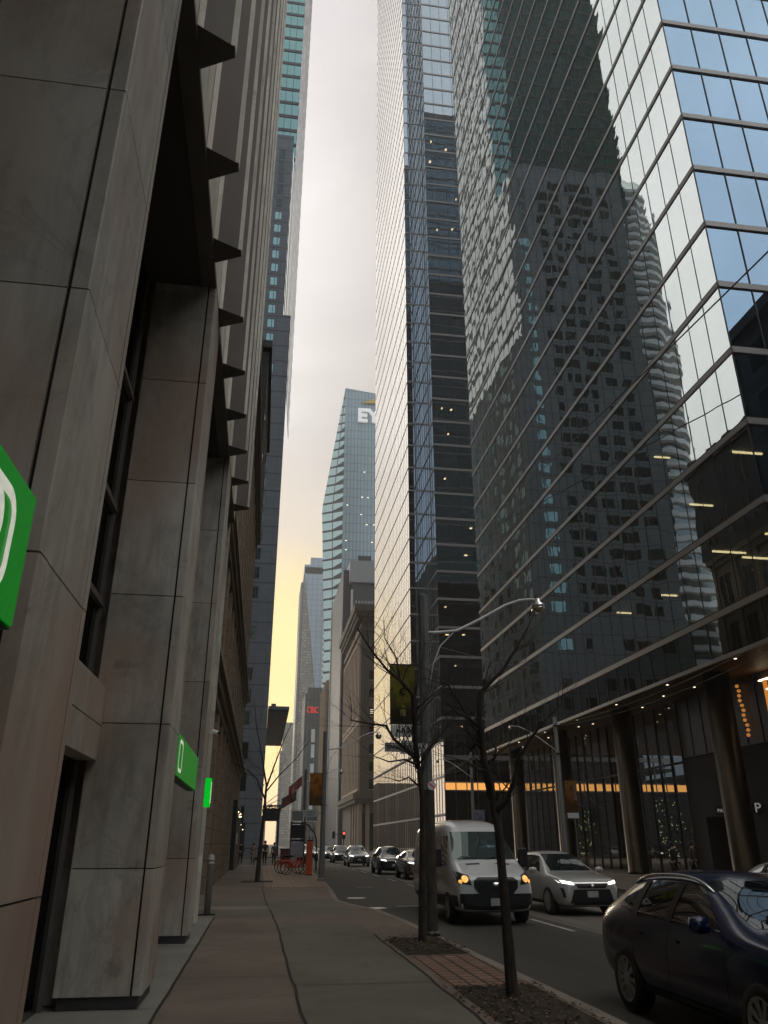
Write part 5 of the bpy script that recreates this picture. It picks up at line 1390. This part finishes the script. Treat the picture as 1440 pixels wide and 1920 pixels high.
p1 = person((-1.48, 71.0, 0), R(180), 'person in black walking beside the dark shop front', cb, cb, 0.2)
p2 = person((-0.45, 70.6, 0), R(0), 'person in a long beige coat walking towards us with a dark bag', cbeige, jeans, 0.1, 0.93, True, pale)
p3 = person((0.52, 70.8, 0), R(180), 'person in a dark brown coat right of the mid-sidewalk tree', cbrown, cb, 0.17, 1.03)
p4 = person((1.28, 70.9, 0), R(180), 'person in a grey jacket and dark trousers beside the litter bin', cgrey, cb, 0.14, 0.95)
t = thing('handbag', (-0.16, 70.55, 0.35), 'dark handbag carried by the person in the beige coat', 'bag')
b = MB(); b.box(-0.12, -0.05, 0, 0.12, 0.05, 0.22); b.build('bag_body', cb, t)
b = MB(); b.tube([(-0.08, 0, 0.22), (-0.04, 0, 0.42), (0.04, 0, 0.42), (0.08, 0, 0.22)], 0.01, 5); b.build('strap', cb, t)
p5 = person((17.2, 33.2, -0.004), R(90), 'person in dark clothes standing left of the dark doorway across the road', cb, cb, 0.05, 0.98, group='people across the road')
p6 = person((18.3, 33.6, -0.004), R(70), 'person in a black jacket standing closest to the parking entry', cbrown, cb, 0.08, 1.0, group='people across the road')

# ------------------------------------------------------------------ vehicles
def car_body(rows, wheels, mats, parent, levels=2, wr=0.37):
    """loft half-sections (y, floor z, half width, belt z, top half width, top z) and cut wheel wells; returns object and BVH"""
    V = []; F = []; n = 14
    for (y, zb, w, zl, wt, zt) in rows:
        half = [(0, zb), (w*.80, zb), (w*.965, zb+.10), (w, zb+(zl-zb)*.55), (w*.965, zl), (wt*1.0, zl+(zt-zl)*.82), (wt*.80, zt-.004), (0, zt+.02)]
        ring = half+[(-x, z) for x, z in half[6:0:-1]]
        V += [(x, y, z) for x, z in ring]
    m = len(rows)
    for i in range(m-1):
        for j in range(n):
            F.append((i*n+j, i*n+(j+1) % n, (i+1)*n+(j+1) % n, (i+1)*n+j))
    # caps as quad strips
    def cap(i, flip):
        for j in range(0, 6):
            q = [i*n+j, i*n+j+1, i*n+(n-j-1) % n, i*n+(n-j) % n]
            q = list(dict.fromkeys(q))
            F.append(tuple(q[::-1] if flip else q))
        F.append(tuple(([i*n+6, i*n+7, i*n+8])[::(-1 if flip else 1)]))
    cap(0, False); cap(m-1, True)
    me = bpy.data.meshes.new('body'); me.from_pydata(V, [], F)
    bm = bmesh.new(); bm.from_mesh(me); bmesh.ops.remove_doubles(bm, verts=bm.verts, dist=1e-5); bmesh.ops.recalc_face_normals(bm, faces=bm.faces); bm.to_mesh(me); bm.free()
    o = link_mesh('body', me, parent)
    ss = o.modifiers.new('sub', 'SUBSURF'); ss.levels = levels; ss.render_levels = levels
    bake(o)
    bm = bmesh.new(); bm.from_mesh(o.data); bvh = BVHTree.FromBMesh(bm); bm.free()
    cutters = []
    for (y, z) in wheels:
        for sx in (-1, 1):
            c = MB(); wmax = max(r[2] for r in rows); c.lathe((sx*(wmax-.14), y, z), [(wr+.055, -.20), (wr+.055, .28)], 28, 'x', smooth=False)
            if sx < 0: c = MB(); c.lathe((-(wmax-.14), y, z), [(wr+.055, -.28), (wr+.055, .20)], 28, 'x', smooth=False)
            co = c.build('cut', mats[0])
            bmx = bmesh.new(); bmx.from_mesh(co.data); bmesh.ops.recalc_face_normals(bmx, faces=bmx.faces); bmx.to_mesh(co.data); bmx.free()
            cutters.append(co)
            md = o.modifiers.new('b', 'BOOLEAN'); md.operation = 'DIFFERENCE'; md.object = co; md.solver = 'EXACT'
    bake(o)
    for c in cutters: bpy.data.objects.remove(c)
    o.data.materials.clear()
    for mm in mats: o.data.materials.append(mm)
    wmax = max(r[2] for r in rows)
    for p in o.data.polygons:
        c = p.center; mi = 0; p.use_smooth = True
        for (y, z) in wheels:
            d = math.hypot(c.y-y, c.z-z)
            if d < wr+.062 and (abs(c.x) < wmax-.2 or p.normal.x*(1 if c.x > 0 else -1) < .3): mi = 1
        p.material_index = mi
        if mi: p.use_smooth = False
    return o, bvh

def patch(b, bvh, q, direction, nu=8, nv=6, off=0.008, m=0, depth=0.0):
    """conform a four-cornered outline to the body; q corners in the two view coordinates"""
    org, ray = {'front': (lambda u, v: (u, -12, v), (0, 1, 0)), 'rear': (lambda u, v: (u, 12, v), (0, -1, 0)),
                'left': (lambda u, v: (-12, u, v), (1, 0, 0)), 'right': (lambda u, v: (12, u, v), (-1, 0, 0)), 'top': (lambda u, v: (u, v, 12), (0, 0, -1))}[direction]
    P = []
    ray = Vector(ray)
    for j in range(nv+1):
        row = []
        for i in range(nu+1):
            s, t = i/nu, j/nv
            u = (q[0][0]*(1-s)+q[1][0]*s)*(1-t)+(q[3][0]*(1-s)+q[2][0]*s)*t
            v = (q[0][1]*(1-s)+q[1][1]*s)*(1-t)+(q[3][1]*(1-s)+q[2][1]*s)*t
            o = Vector(org(u, v)); hit = bvh.ray_cast(o, ray)
            if hit[0] is None:
                h = bvh.find_nearest(o+ray*11.0); hit = (h[0], h[1])
            row.append(tuple(hit[0]-ray*off))
        P.append(row)
    for j in range(nv):
        for i in range(nu): b.quad(P[j][i], P[j][i+1], P[j+1][i+1], P[j+1][i], m, True)
    return P

M['tint_glass'] = m_glass('tinted_car_glass', 0.02, (0.38, 0.38, 0.4), (0.004, 0.004, 0.005), bamp=0.0, ior=1.4)
M['pillar_black'] = m_plain('pillar_black', (0.006, 0.006, 0.006), 0.6, 0.0, 0.2)
def pane(name, bvh, quads, direction, mat, parent, nu=12, nv=9, off=0.006, deg=4):
    """a smooth sheet of glass: a low-order surface fitted to the body and set just proud of it"""
    import numpy as np
    b = MB()
    for q in quads:
        t = MB(); P = patch(t, bvh, q, direction, 18, 14, 0.0)
        ax = {'front': 1, 'rear': 1, 'left': 0, 'right': 0, 'top': 2}[direction]; sg = {'front': -1, 'rear': 1, 'left': -1, 'right': 1, 'top': 1}[direction]
        S = []; Dp = []
        for jj, row in enumerate(P):
            for ii, p in enumerate(row): S.append((ii/18, jj/14)); Dp.append(p[ax])
        S = np.array(S); Dp = np.array(Dp)
        def basis(s, v): return np.stack([s**a*v**c for a in range(deg+1) for c in range(deg+1-a)], -1)
        A = basis(S[:, 0], S[:, 1]); co, *_ = np.linalg.lstsq(A, Dp, rcond=None)
        res = (Dp-A@co)*sg
        lift = max(0.0, float(res.max()))+off
        G = []
        for jj in range(nv+1):
            row = []
            for ii in range(nu+1):
                s_, v_ = ii/nu, jj/nv
                u = (q[0][0]*(1-s_)+q[1][0]*s_)*(1-v_)+(q[3][0]*(1-s_)+q[2][0]*s_)*v_
                w = (q[0][1]*(1-s_)+q[1][1]*s_)*(1-v_)+(q[3][1]*(1-s_)+q[2][1]*s_)*v_
                d = float(basis(np.array(s_), np.array(v_))@co)+sg*lift
                row.append((u, d, w) if ax == 1 else ((d, u, w) if ax == 0 else (u, w, d)))
            G.append(row)
        i0 = len(b.v)
        for row in G: b.v += row
        for jj in range(nv):
            for ii in range(nu):
                a = i0+jj*(nu+1)+ii; b.f.append((a, a+1, a+nu+2, a+nu+1)); b.m.append(0); b.s.append(True)
    o = b.build(name, mat, parent)
    return o

def disc(b, bvh, x, z, r, off=.02, m=0):
    c = []
    for rr in (1.0, 0.5):
        c.append([bvh.ray_cast(Vector((x+r*rr*math.cos(2*math.pi*k/16), -12, z+r*rr*math.sin(2*math.pi*k/16))), Vector((0, 1, 0)))[0]-Vector((0, off*(1.6-.6*rr), 0)) for k in range(16)])
    for k in range(16): b.quad(tuple(c[0][k]), tuple(c[0][(k+1) % 16]), tuple(c[1][(k+1) % 16]), tuple(c[1][k]), m, True)
    b.poly([tuple(p) for p in c[1]], m, True)

def wheel(parent, x, y, z, r, w, side, spokes=10):
    b = MB(); s = side
    b.lathe((x, y, z), [(r*.70, -w/2), (r*.93, -w/2), (r, -w/2+.03), (r, w/2-.03), (r*.93, w/2), (r*.70, w/2)], 32, 'x', caps=False); wo = b.build('wheel', M['tyre'], parent)
    b = MB(); xf = x+s*(w/2-.035)
    b.lathe((xf, y, z), [(r*.71, -.03), (r*.71, .03), (r*.64, .03), (r*.60, -.02)] if s > 0 else [(r*.60, .02), (r*.64, -.03), (r*.71, -.03), (r*.71, .03)], 32, 'x', caps=False)
    for k in range(spokes):
        a = 2*math.pi*k/spokes
        for da in (-.09, .09):
            b.bar((xf+s*.01, y+.06*math.cos(a), z+.06*math.sin(a)), (xf+s*.015, y+r*.66*math.cos(a+da), z+r*.66*math.sin(a+da)), .028, .02)
    b.lathe((xf+s*.012, y, z), [(.075, -.02), (.075, .02)], 16, 'x')
    ri = b.build('rim', M['alloy'], wo)
    b = MB(); b.lathe((xf-s*.06, y, z), [(r*.66, -.01), (r*.66, .01)], 24, 'x'); b.build('brake_disc', M['black'], wo)

def mirror(parent, x, y, z, s, mat, size=(.11, .07, .085)):
    b = MB(); n = 10
    for a in range(1):
        pts = []
        b.lathe((x+s*.13, y, z), [(0.0, -size[0]), (size[2]*.8, -size[0]*.8), (size[2], 0), (size[2]*.85, size[0]*.8), (0, size[0])], 14, 'x')
    b.v = [(v[0], y+(v[1]-y)*size[1]/size[2], v[2]) for v in b.v]
    b.bar((x-s*.02, y, z-.05), (x+s*.08, y, z-.02), .05, .035)
    return b.build('wing_mirror', mat, parent)

def suv(loc, label, paint, lit='lamp_hot', scale=1.0, L=4.6, detail=True, sx=1.0, group=None, rz=0.0, kind='suv', roof=1.62, name='parked_car', cat='car', rails=None, plate=True, tall=True, head='bar'):
    t = thing(name, loc, label, cat, group, rz)
    h = L/2
    rows = [(-h, .36, .66, .66, .56, .74), (-h+.08, .24, .82, .76, .70, .87), (-h+.35, .20, .90, .86, .80, .96), (-h+.95, .20, .93, .93, .80, 1.03), (-h+1.38, .20, .935, .96, .77, 1.08),
            (-h+2.20, .20, .935, 1.0, .60, roof-.05), (-h+2.7, .20, .935, 1.01, .60, roof), (-h+3.4, .20, .935, 1.03, .585, roof-.01), (-h+3.98, .21, .92, 1.05, .56, roof-.07), (-h+4.30, .24, .90, 1.05, .62, 1.27), (h-.08, .30, .84, .98, .70, 1.08), (h, .38, .74, .84, .62, .96)]
    rows = [(y*1.0, zb, w*sx, zl, wt*sx, zt) for y, zb, w, zl, wt, zt in rows]
    wy = (-h+.92, h-.98)
    body, bv = car_body(rows, [(wy[0], .35), (wy[1], .35)], [paint, M['black']], t, 3 if detail else 2, .35)
    W = .935*sx
    pane('windscreen', bv, [[(-.62*sx, 1.09), (.62*sx, 1.09), (.50*sx, roof-.08), (-.50*sx, roof-.08)]], 'front', M['car_glass'], t)
    pane('rear_window', bv, [[(-.52*sx, 1.12), (.52*sx, 1.12), (.44*sx, roof-.14), (-.44*sx, roof-.14)]], 'rear', M['car_glass'], t)
    for d, s in (('left', -1), ('right', 1)):
        for q in ([(-h+1.62, 1.06), (-h+2.58, 1.07), (-h+2.58, roof-.12), (-h+2.22, roof-.14)], [(-h+2.64, 1.07), (-h+3.46, 1.10), (-h+3.42, roof-.12), (-h+2.64, roof-.11)], [(-h+3.52, 1.11), (-h+3.95, 1.18), (-h+3.78, roof-.2), (-h+3.48, roof-.14)]):
            pane('side_window', bv, [q], d, M['tint_glass'], t)
        for ya, yb in ((2.55, 2.67), (3.40, 3.55)):
            pane('door_pillar', bv, [[(-h+ya, 1.05), (-h+yb, 1.05), (-h+yb, roof-.115), (-h+ya, roof-.115)]], d, M['pillar_black'], t, 2, 8, .016)
        b = MB(); patch(b, bv, [(-h+.45, .24), (h-.5, .26), (h-.5, .36), (-h+.45, .34)], d, 20, 2, .012); b.build('sill_trim', M['black'], t)
        mirror(t, s*W*.96, -h+1.62, 1.10, s, paint)
        if detail:
            for y in (-h+2.35, -h+3.2):
                b = MB(); patch(b, bv, [(y, .865), (y+.2, .87), (y+.2, .895), (y, .89)], d, 3, 1, .025); b.build('door_handle', paint, t)
            for y in (-h+1.45, -h+2.6, -h+3.46):
                b = MB(); patch(b, bv, [(y, .36), (y+.010, .36), (y+.010, 1.0), (y, 1.0)], d, 1, 10, .003); b.build('door_seam', M['black'], t)
        if rails:
            b = MB(); pts = []
            for k in range(13):
                y = -h+2.05+1.85*k/12; e = min(k, 12-k)
                hit = bv.ray_cast(Vector((s*.565*sx, y, 5)), Vector((0, 0, -1)))
                pts.append((s*.565*sx, y, (hit[0].z if hit[0] else roof)+(.0, .03, .045, .05)[min(e, 3)]))
            b.tube(pts, .018, 8); b.build('roof_rail', rails, t)
        # lamps
        b = MB(); c = s
        patch(b, bv, [(c*.50*sx, .775), (c*.83*sx, .82), (c*.85*sx, .89), (c*.52*sx, .835)], 'front', 6, 3, .012); b.build('headlight', M[lit], t)
        b = MB(); patch(b, bv, [(c*.50*sx, .86), (c*.80*sx, .88), (c*.80*sx, 1.0), (c*.50*sx, .95)], 'rear', 5, 3, .012); b.build('tail_light', M['lamp_red'], t)
        b = MB(); patch(b, bv, [(c*.74*sx, .46), (c*.80*sx, .46), (c*.84*sx, .70), (c*.78*sx, .68)], 'front', 4, 4, .012); b.build('bumper_vent', M['black'], t)
        for y in wy: wheel(t, s*(W-.11), y, .35, .35, .22, s)
    if rails:
        for s, d in ((-1, 'left'), (1, 'right')):
            b = MB(); patch(b, bv, [(-h+1.58, 1.035), (-h+3.9, 1.105), (-h+3.9, 1.125), (-h+1.58, 1.052)], d, 24, 1, .014); b.build('chrome_strip', M['chrome'], t)
    b = MB(); patch(b, bv, [(-.40*sx, .69), (.40*sx, .69), (.48*sx, .81), (-.48*sx, .81)], 'front', 8, 4, .014); b.build('grille', M['black'], t)
    b = MB(); patch(b, bv, [(-.66*sx, .27), (.66*sx, .27), (.52*sx, .66), (-.52*sx, .66)], 'front', 10, 6, .012); b.build('lower_grille', M['black'], t)
    b = MB(); patch(b, bv, [(-.50*sx, .81), (.50*sx, .81), (.50*sx, .828), (-.50*sx, .828)], 'front', 8, 1, .022); b.build('grille_bar', M['chrome'], t)
    if plate:
        b = MB(); b.box(-.155, -h-.03, .47, .155, -h-.015, .62); b.build('licence_plate', M['plate'], t)
    t.scale = (scale,)*3
    return t

def car_paint(name, col, rough=0.25, metal=0.3, coat=1.0):
    m, nt, out = new_mat(name)
    f = noise(nt, coords(nt), 1.5, 3.0)
    c = mixc(nt, f, tuple(x*.92 for x in col), tuple(min(1, x*1.05) for x in col))
    principled(nt, out, c, rough, metal, 0.5, None, coat)
    return m
M['p_silver'] = car_paint('paint_pearl', (0.50, 0.49, 0.47), 0.28, 0.15)
M['p_white'] = car_paint('paint_white', (0.66, 0.66, 0.66), 0.3, 0.0)
M['p_navy'] = car_paint('paint_navy', (0.005, 0.009, 0.04), 0.22, 0.0, 0.25)
M['p_black'] = car_paint('paint_black', (0.012, 0.012, 0.013), 0.2, 0.1)
M['p_grey'] = car_paint('paint_grey', (0.16, 0.16, 0.16), 0.25, 0.3)
M['p_lgrey'] = car_paint('paint_light_grey', (0.40, 0.40, 0.41), 0.25, 0.2)

# pale pearl crossover beside the van
v1 = suv((8.9, 24.5, -0.13), 'pearl white crossover with lit headlights beside the white van', M['p_silver'], L=4.6, scale=1.0, roof=1.60, rz=R(3))
b = MB(); b.lathe((0, -2.33, .75), [(0.0, -.02), (.04, -.015), (.05, 0.01)], 16, 'y'); b.build('badge', M['chrome'], v1)
# dark blue SUV in the kerb lane, nearest
v2 = suv((5.34, 8.75, -0.13), 'dark navy blue suv with bright roof rails in the near lane', M['p_navy'], lit='lamp_amber', L=4.7, scale=.985, roof=1.55, rails=M['chrome'])
# others queued up the road
v3 = suv((8.35, 54.0, -0.13), 'black suv with lit headlights right behind the grey sedan', M['p_black'], L=4.7, detail=False, group='cars coming down the road')
v4 = suv((8.75, 46.5, -0.13), 'grey car mostly hidden by the white van', M['p_grey'], L=4.6, detail=False, roof=1.46, group='cars coming down the road')
v5 = suv((8.25, 71.5, -0.13), 'silver suv with bright headlights in the middle lane up the road', M['p_lgrey'], L=4.7, detail=False, rails=M['alloy'], group='cars coming down the road')
v6 = suv((8.0, 82.5, -0.13), 'dark suv just behind the silver suv', M['p_black'], L=4.6, detail=False, group='cars coming down the road')
v7 = suv((7.6, 91.5, -0.13), 'pale car last in the line up the road', M['p_lgrey'], L=4.4, detail=False, roof=1.48, group='cars coming down the road')
v8 = suv((5.6, 95.0, -0.13), 'white car in the kerb lane seen past the orange pillar', M['p_white'], L=4.5, detail=False, group='cars coming down the road')
v9 = suv((11.4, 15.6, -0.13), 'black car in the far lane behind the navy suv', M['p_black'], L=4.6, detail=False, roof=1.52)

# white delivery van
van = thing('delivery_van', (5.72, 23.0, -0.13), 'white delivery van with amber headlights and a black grille', 'van')
rows = [(-2.95, .40, .84, .84, .76, .97), (-2.88, .30, .93, .94, .82, 1.09), (-2.62, .26, .985, 1.08, .84, 1.20), (-2.30, .26, 1.0, 1.16, .86, 1.31), (-2.04, .26, 1.0, 1.20, .87, 1.42),
        (-1.62, .26, 1.0, 1.24, .83, 1.80), (-1.22, .26, 1.0, 1.26, .79, 2.14), (-1.02, .26, 1.0, 1.27, .80, 2.27), (-.5, .26, 1.0, 1.3, .84, 2.40), (0.6, .26, 1.0, 1.3, .86, 2.42), (2.0, .28, 1.0, 1.3, .86, 2.40), (2.75, .30, .99, 1.3, .86, 2.38), (2.9, .34, .96, 1.3, .84, 2.30), (2.93, .40, .92, 1.25, .80, 2.2)]
VW = (-1.98, 1.55)
body, bv = car_body(rows, [(VW[0], .36), (VW[1], .36)], [M['p_white'], M['black']], van, 3, .36)
pane('windscreen', bv, [[(-.82, 1.44), (.82, 1.44), (.70, 2.10), (-.70, 2.10)]], 'front', m_glass('van_screen', 0.10, (0.8, 0.95, 0.92), (0.03, 0.042, 0.042), bamp=0.0), van)
for s, d in ((-1, 'left'), (1, 'right')):
    pane('side_window', bv, [[(-1.74, 1.30), (-.62, 1.30), (-.62, 2.0), (-1.20, 2.0)]], d, M['car_glass'], van)
    b = MB(); patch(b, bv, [(-2.82, .30), (2.6, .32), (2.6, .50), (-2.82, .66)], d, 30, 3, .016); b.build('sill_trim', M['black'], van)
    b = MB(); patch(b, bv, [(-1.4, .98), (2.5, .98), (2.5, 1.06), (-1.4, 1.06)], d, 20, 1, .012); b.build('side_moulding', M['p_lgrey'], van)
    for y in (-1.75, -.55, .85):
        b = MB(); patch(b, bv, [(y, .46), (y+.014, .46), (y+.014, 2.1), (y, 2.1)], d, 1, 14, .005); b.build('door_seam', M['black'], van)
    b = MB(); b.box(s*1.03, -1.66, 1.26, s*1.27, -1.46, 1.70); b.bar((s*.96, -1.55, 1.30), (s*1.06, -1.52, 1.34), .07)
    mo = b.build('wing_mirror', M['black'], van); md = mo.modifiers.new('b', 'BEVEL'); md.width = .035; md.segments = 3
    b = MB(); patch(b, bv, [(s*.60, .88), (s*.955, .95), (s*.955, 1.20), (s*.66, 1.10)], 'front', 8, 6, .012); b.build('headlight_housing', M['black'], van)
    b = MB(); disc(b, bv, s*.755, 1.02, .078); disc(b, bv, s*.86, .965, .042); b.build('headlight', M['lamp_amber'], van)
    b = MB(); patch(b, bv, [(s*.72, 1.0), (s*.95, 1.0), (s*.95, 1.6), (s*.78, 1.6)], 'rear', 4, 6, .012); b.build('tail_light', M['lamp_red'], van)
    b = MB(); patch(b, bv, [(s*.20, 1.33), (s*.56, 1.315), (s*.57, 1.345), (s*.21, 1.36)], 'front', 6, 1, .012); b.build('bonnet_vent', M['black'], van)
    for y in VW: wheel(van, s*.885, y, .36, .36, .23, s, 8)
b = MB(); patch(b, bv, [(-.42, .70), (.42, .70), (.54, .82), (-.54, .82)], 'front', 10, 4, .016); patch(b, bv, [(-.54, .82), (.54, .82), (.55, .98), (-.55, .98)], 'front', 10, 4, .016); patch(b, bv, [(-.55, .98), (.55, .98), (.44, 1.06), (-.44, 1.06)], 'front', 10, 3, .016); b.build('grille', M['black'], van)
b = MB()
for z in (.76, .82, .88, .94, 1.0): patch(b, bv, [(-.46, z), (.46, z), (.46, z+.016), (-.46, z+.016)], 'front', 10, 1, .028)
b.build('grille_slats', M['dark_metal'], van)
b = MB(); b.lathe((0, -2.955, .90), [(0, -.03), (.075, -.025), (.085, 0)], 20, 'y'); b.v = [(x*1.35, y, .90+(z-.90)*.62) for x, y, z in b.v]; b.build('badge', M['chrome'], van)
b = MB(); patch(b, bv, [(-.965, .30), (.965, .30), (.975, .70), (-.975, .70)], 'front', 22, 6, .016); b.build('bumper_lower', M['black'], van)
b = MB(); b.box(-.16, -3.0, .44, .16, -2.985, .60); b.build('licence_plate', M['plate'], van)
b = MB(); b.tube([(-.72, -2.08, 1.44), (-.6, -2.03, 1.50), (-.1, -2.06, 1.45)], .014, 5); b.tube([(.05, -2.09, 1.44), (.2, -2.04, 1.49), (.7, -2.02, 1.46)], .014, 5); b.build('wiper', M['black'], van)
# ------------------------------------------------------------------ light, sky, air, camera
SUN_AZ = R(-2.5)      # left of the street axis
SUN_EL = R(9.0)
w = bpy.data.worlds.new('World'); scene.world = w; w.use_nodes = True
nt = w.node_tree; nt.nodes.clear()
out = nt.nodes.new('ShaderNodeOutputWorld')
tc = N(nt, 'ShaderNodeTexCoord')
nv = N(nt, 'ShaderNodeVectorMath', operation='NORMALIZE'); nt.links.new(tc.outputs['Generated'], nv.inputs[0])
D = nv.outputs['Vector']
sky = N(nt, 'ShaderNodeTexSky'); sky.sky_type = 'NISHITA'; sky.sun_disc = False
sky.sun_elevation = SUN_EL; sky.sun_rotation = SUN_AZ; sky.altitude = 100; sky.air_density = 1.2; sky.dust_density = 2.0
def dotdir(az, el):
    v = (math.sin(az)*math.cos(el), math.cos(az)*math.cos(el), math.sin(el))
    n = N(nt, 'ShaderNodeVectorMath', operation='DOT_PRODUCT'); nt.links.new(D, n.inputs[0]); n.inputs[1].default_value = v
    return n.outputs['Value']
def mrange(x, a, b_, c=0.0, d=1.0, smooth=True):
    n = N(nt, 'ShaderNodeMapRange'); n.interpolation_type = 'SMOOTHSTEP' if smooth else 'LINEAR'
    nt.links.new(x, n.inputs['Value']); n.inputs['From Min'].default_value = a; n.inputs['From Max'].default_value = b_
    n.inputs['To Min'].default_value = c; n.inputs['To Max'].default_value = d
    return n.outputs['Result']
# cloud deck: blue grey behind, pinkish white ahead, brighter to the south west
fwd = dotdir(R(2), R(26))
cloud = ramp(nt, mrange(fwd, -0.5, 1.0, 0, 1, False), [(0.0, (0.66, 0.80, 1.0)), (0.5, (1.0, 0.95, 0.87)), (0.88, (0.66, 0.61, 0.63)), (1.0, (0.73, 0.665, 0.64))])
br = mrange(dotdir(R(-48), R(32)), 0.60, 1.0)
def addc(a, fac, col):
    return mixc(nt, fac, a, col, 'ADD')
c = addc(cloud, br, (1.34, 1.34, 1.30))
c = addc(c, mrange(dotdir(R(108), R(50)), 0.5, 0.97), (1.0, 0.95, 0.86))
# glow low over the street end
g1 = mrange(dotdir(R(-2), R(10)), 0.94, 1.0)
c = mixc(nt, mul(nt, g1, 0.55), c, (1.3, 1.05, 0.66))
g2 = mrange(dotdir(R(0), R(10.5)), 0.98, 0.998)
c = mixc(nt, mul(nt, g2, 0.85), c, (1.85, 1.40, 0.50))
g3 = mrange(dotdir(R(2), R(-1)), 0.9915, 0.999)
c = mixc(nt, mul(nt, g3, 0.75), c, (1.9, 1.22, 0.75))
# soft cloud texture
cl = noise(nt, D, 4.2, 6.0, 0.55, 0.8)
cm = mrange(cl, 0.3, 0.7, 0.88, 1.10, False)
vm = N(nt, 'ShaderNodeVectorMath', operation='SCALE'); nt.links.new(c, vm.inputs[0]); nt.links.new(cm, vm.inputs['Scale'])
bg1 = N(nt, 'ShaderNodeBackground'); nt.links.new(sky.outputs[0], bg1.inputs['Color']); bg1.inputs['Strength'].default_value = 0.06
bg2 = N(nt, 'ShaderNodeBackground'); nt.links.new(vm.outputs[0], bg2.inputs['Color']); bg2.inputs['Strength'].default_value = 1.0
mx = N(nt, 'ShaderNodeMixShader'); mx.inputs[0].default_value = 0.9
nt.links.new(bg1.outputs[0], mx.inputs[1]); nt.links.new(bg2.outputs[0], mx.inputs[2])
nt.links.new(mx.outputs[0], out.inputs['Surface'])

# the air: one even volume round the whole place
hm, hnt, hout = new_mat('haze_air')
pv = N(hnt, 'ShaderNodeVolumePrincipled'); pv.inputs['Color'].default_value = (0.92, 0.90, 0.86, 1); pv.inputs['Density'].default_value = 0.0007; pv.inputs['Anisotropy'].default_value = 0.35
hnt.links.new(pv.outputs[0], hout.inputs['Volume'])
b = MB(); b.box(-430, -330, -1.2, 430, 910, 330)
tag(b.build('haze', hm), kind='stuff')

sl = bpy.data.lights.new('sun', 'SUN'); sl.energy = 0.5; sl.angle = R(9); sl.color = (1.0, 0.85, 0.66)
so = bpy.data.objects.new('sun', sl); C.objects.link(so)
d = Vector((math.sin(SUN_AZ)*math.cos(SUN_EL), math.cos(SUN_AZ)*math.cos(SUN_EL), math.sin(SUN_EL)))
so.rotation_euler = (-d).to_track_quat('-Z', 'Y').to_euler()
so.location = (0, 0, 300)

cam = bpy.data.cameras.new('camera'); co = bpy.data.objects.new('camera', cam); C.objects.link(co)
co.location = (0, 0, 1.7); co.rotation_euler = (R(90+23.2), 0, R(-8.46))
cam.sensor_fit = 'VERTICAL'; cam.sensor_height = 36.0; cam.sensor_width = 27.0; cam.lens = 36*1446/1920
cam.clip_start = 0.1; cam.clip_end = 4000
scene.camera = co
scene.view_settings.view_transform = 'Standard'; scene.view_settings.look = 'None'
scene.view_settings.exposure = 0.0; scene.view_settings.gamma = 1.0
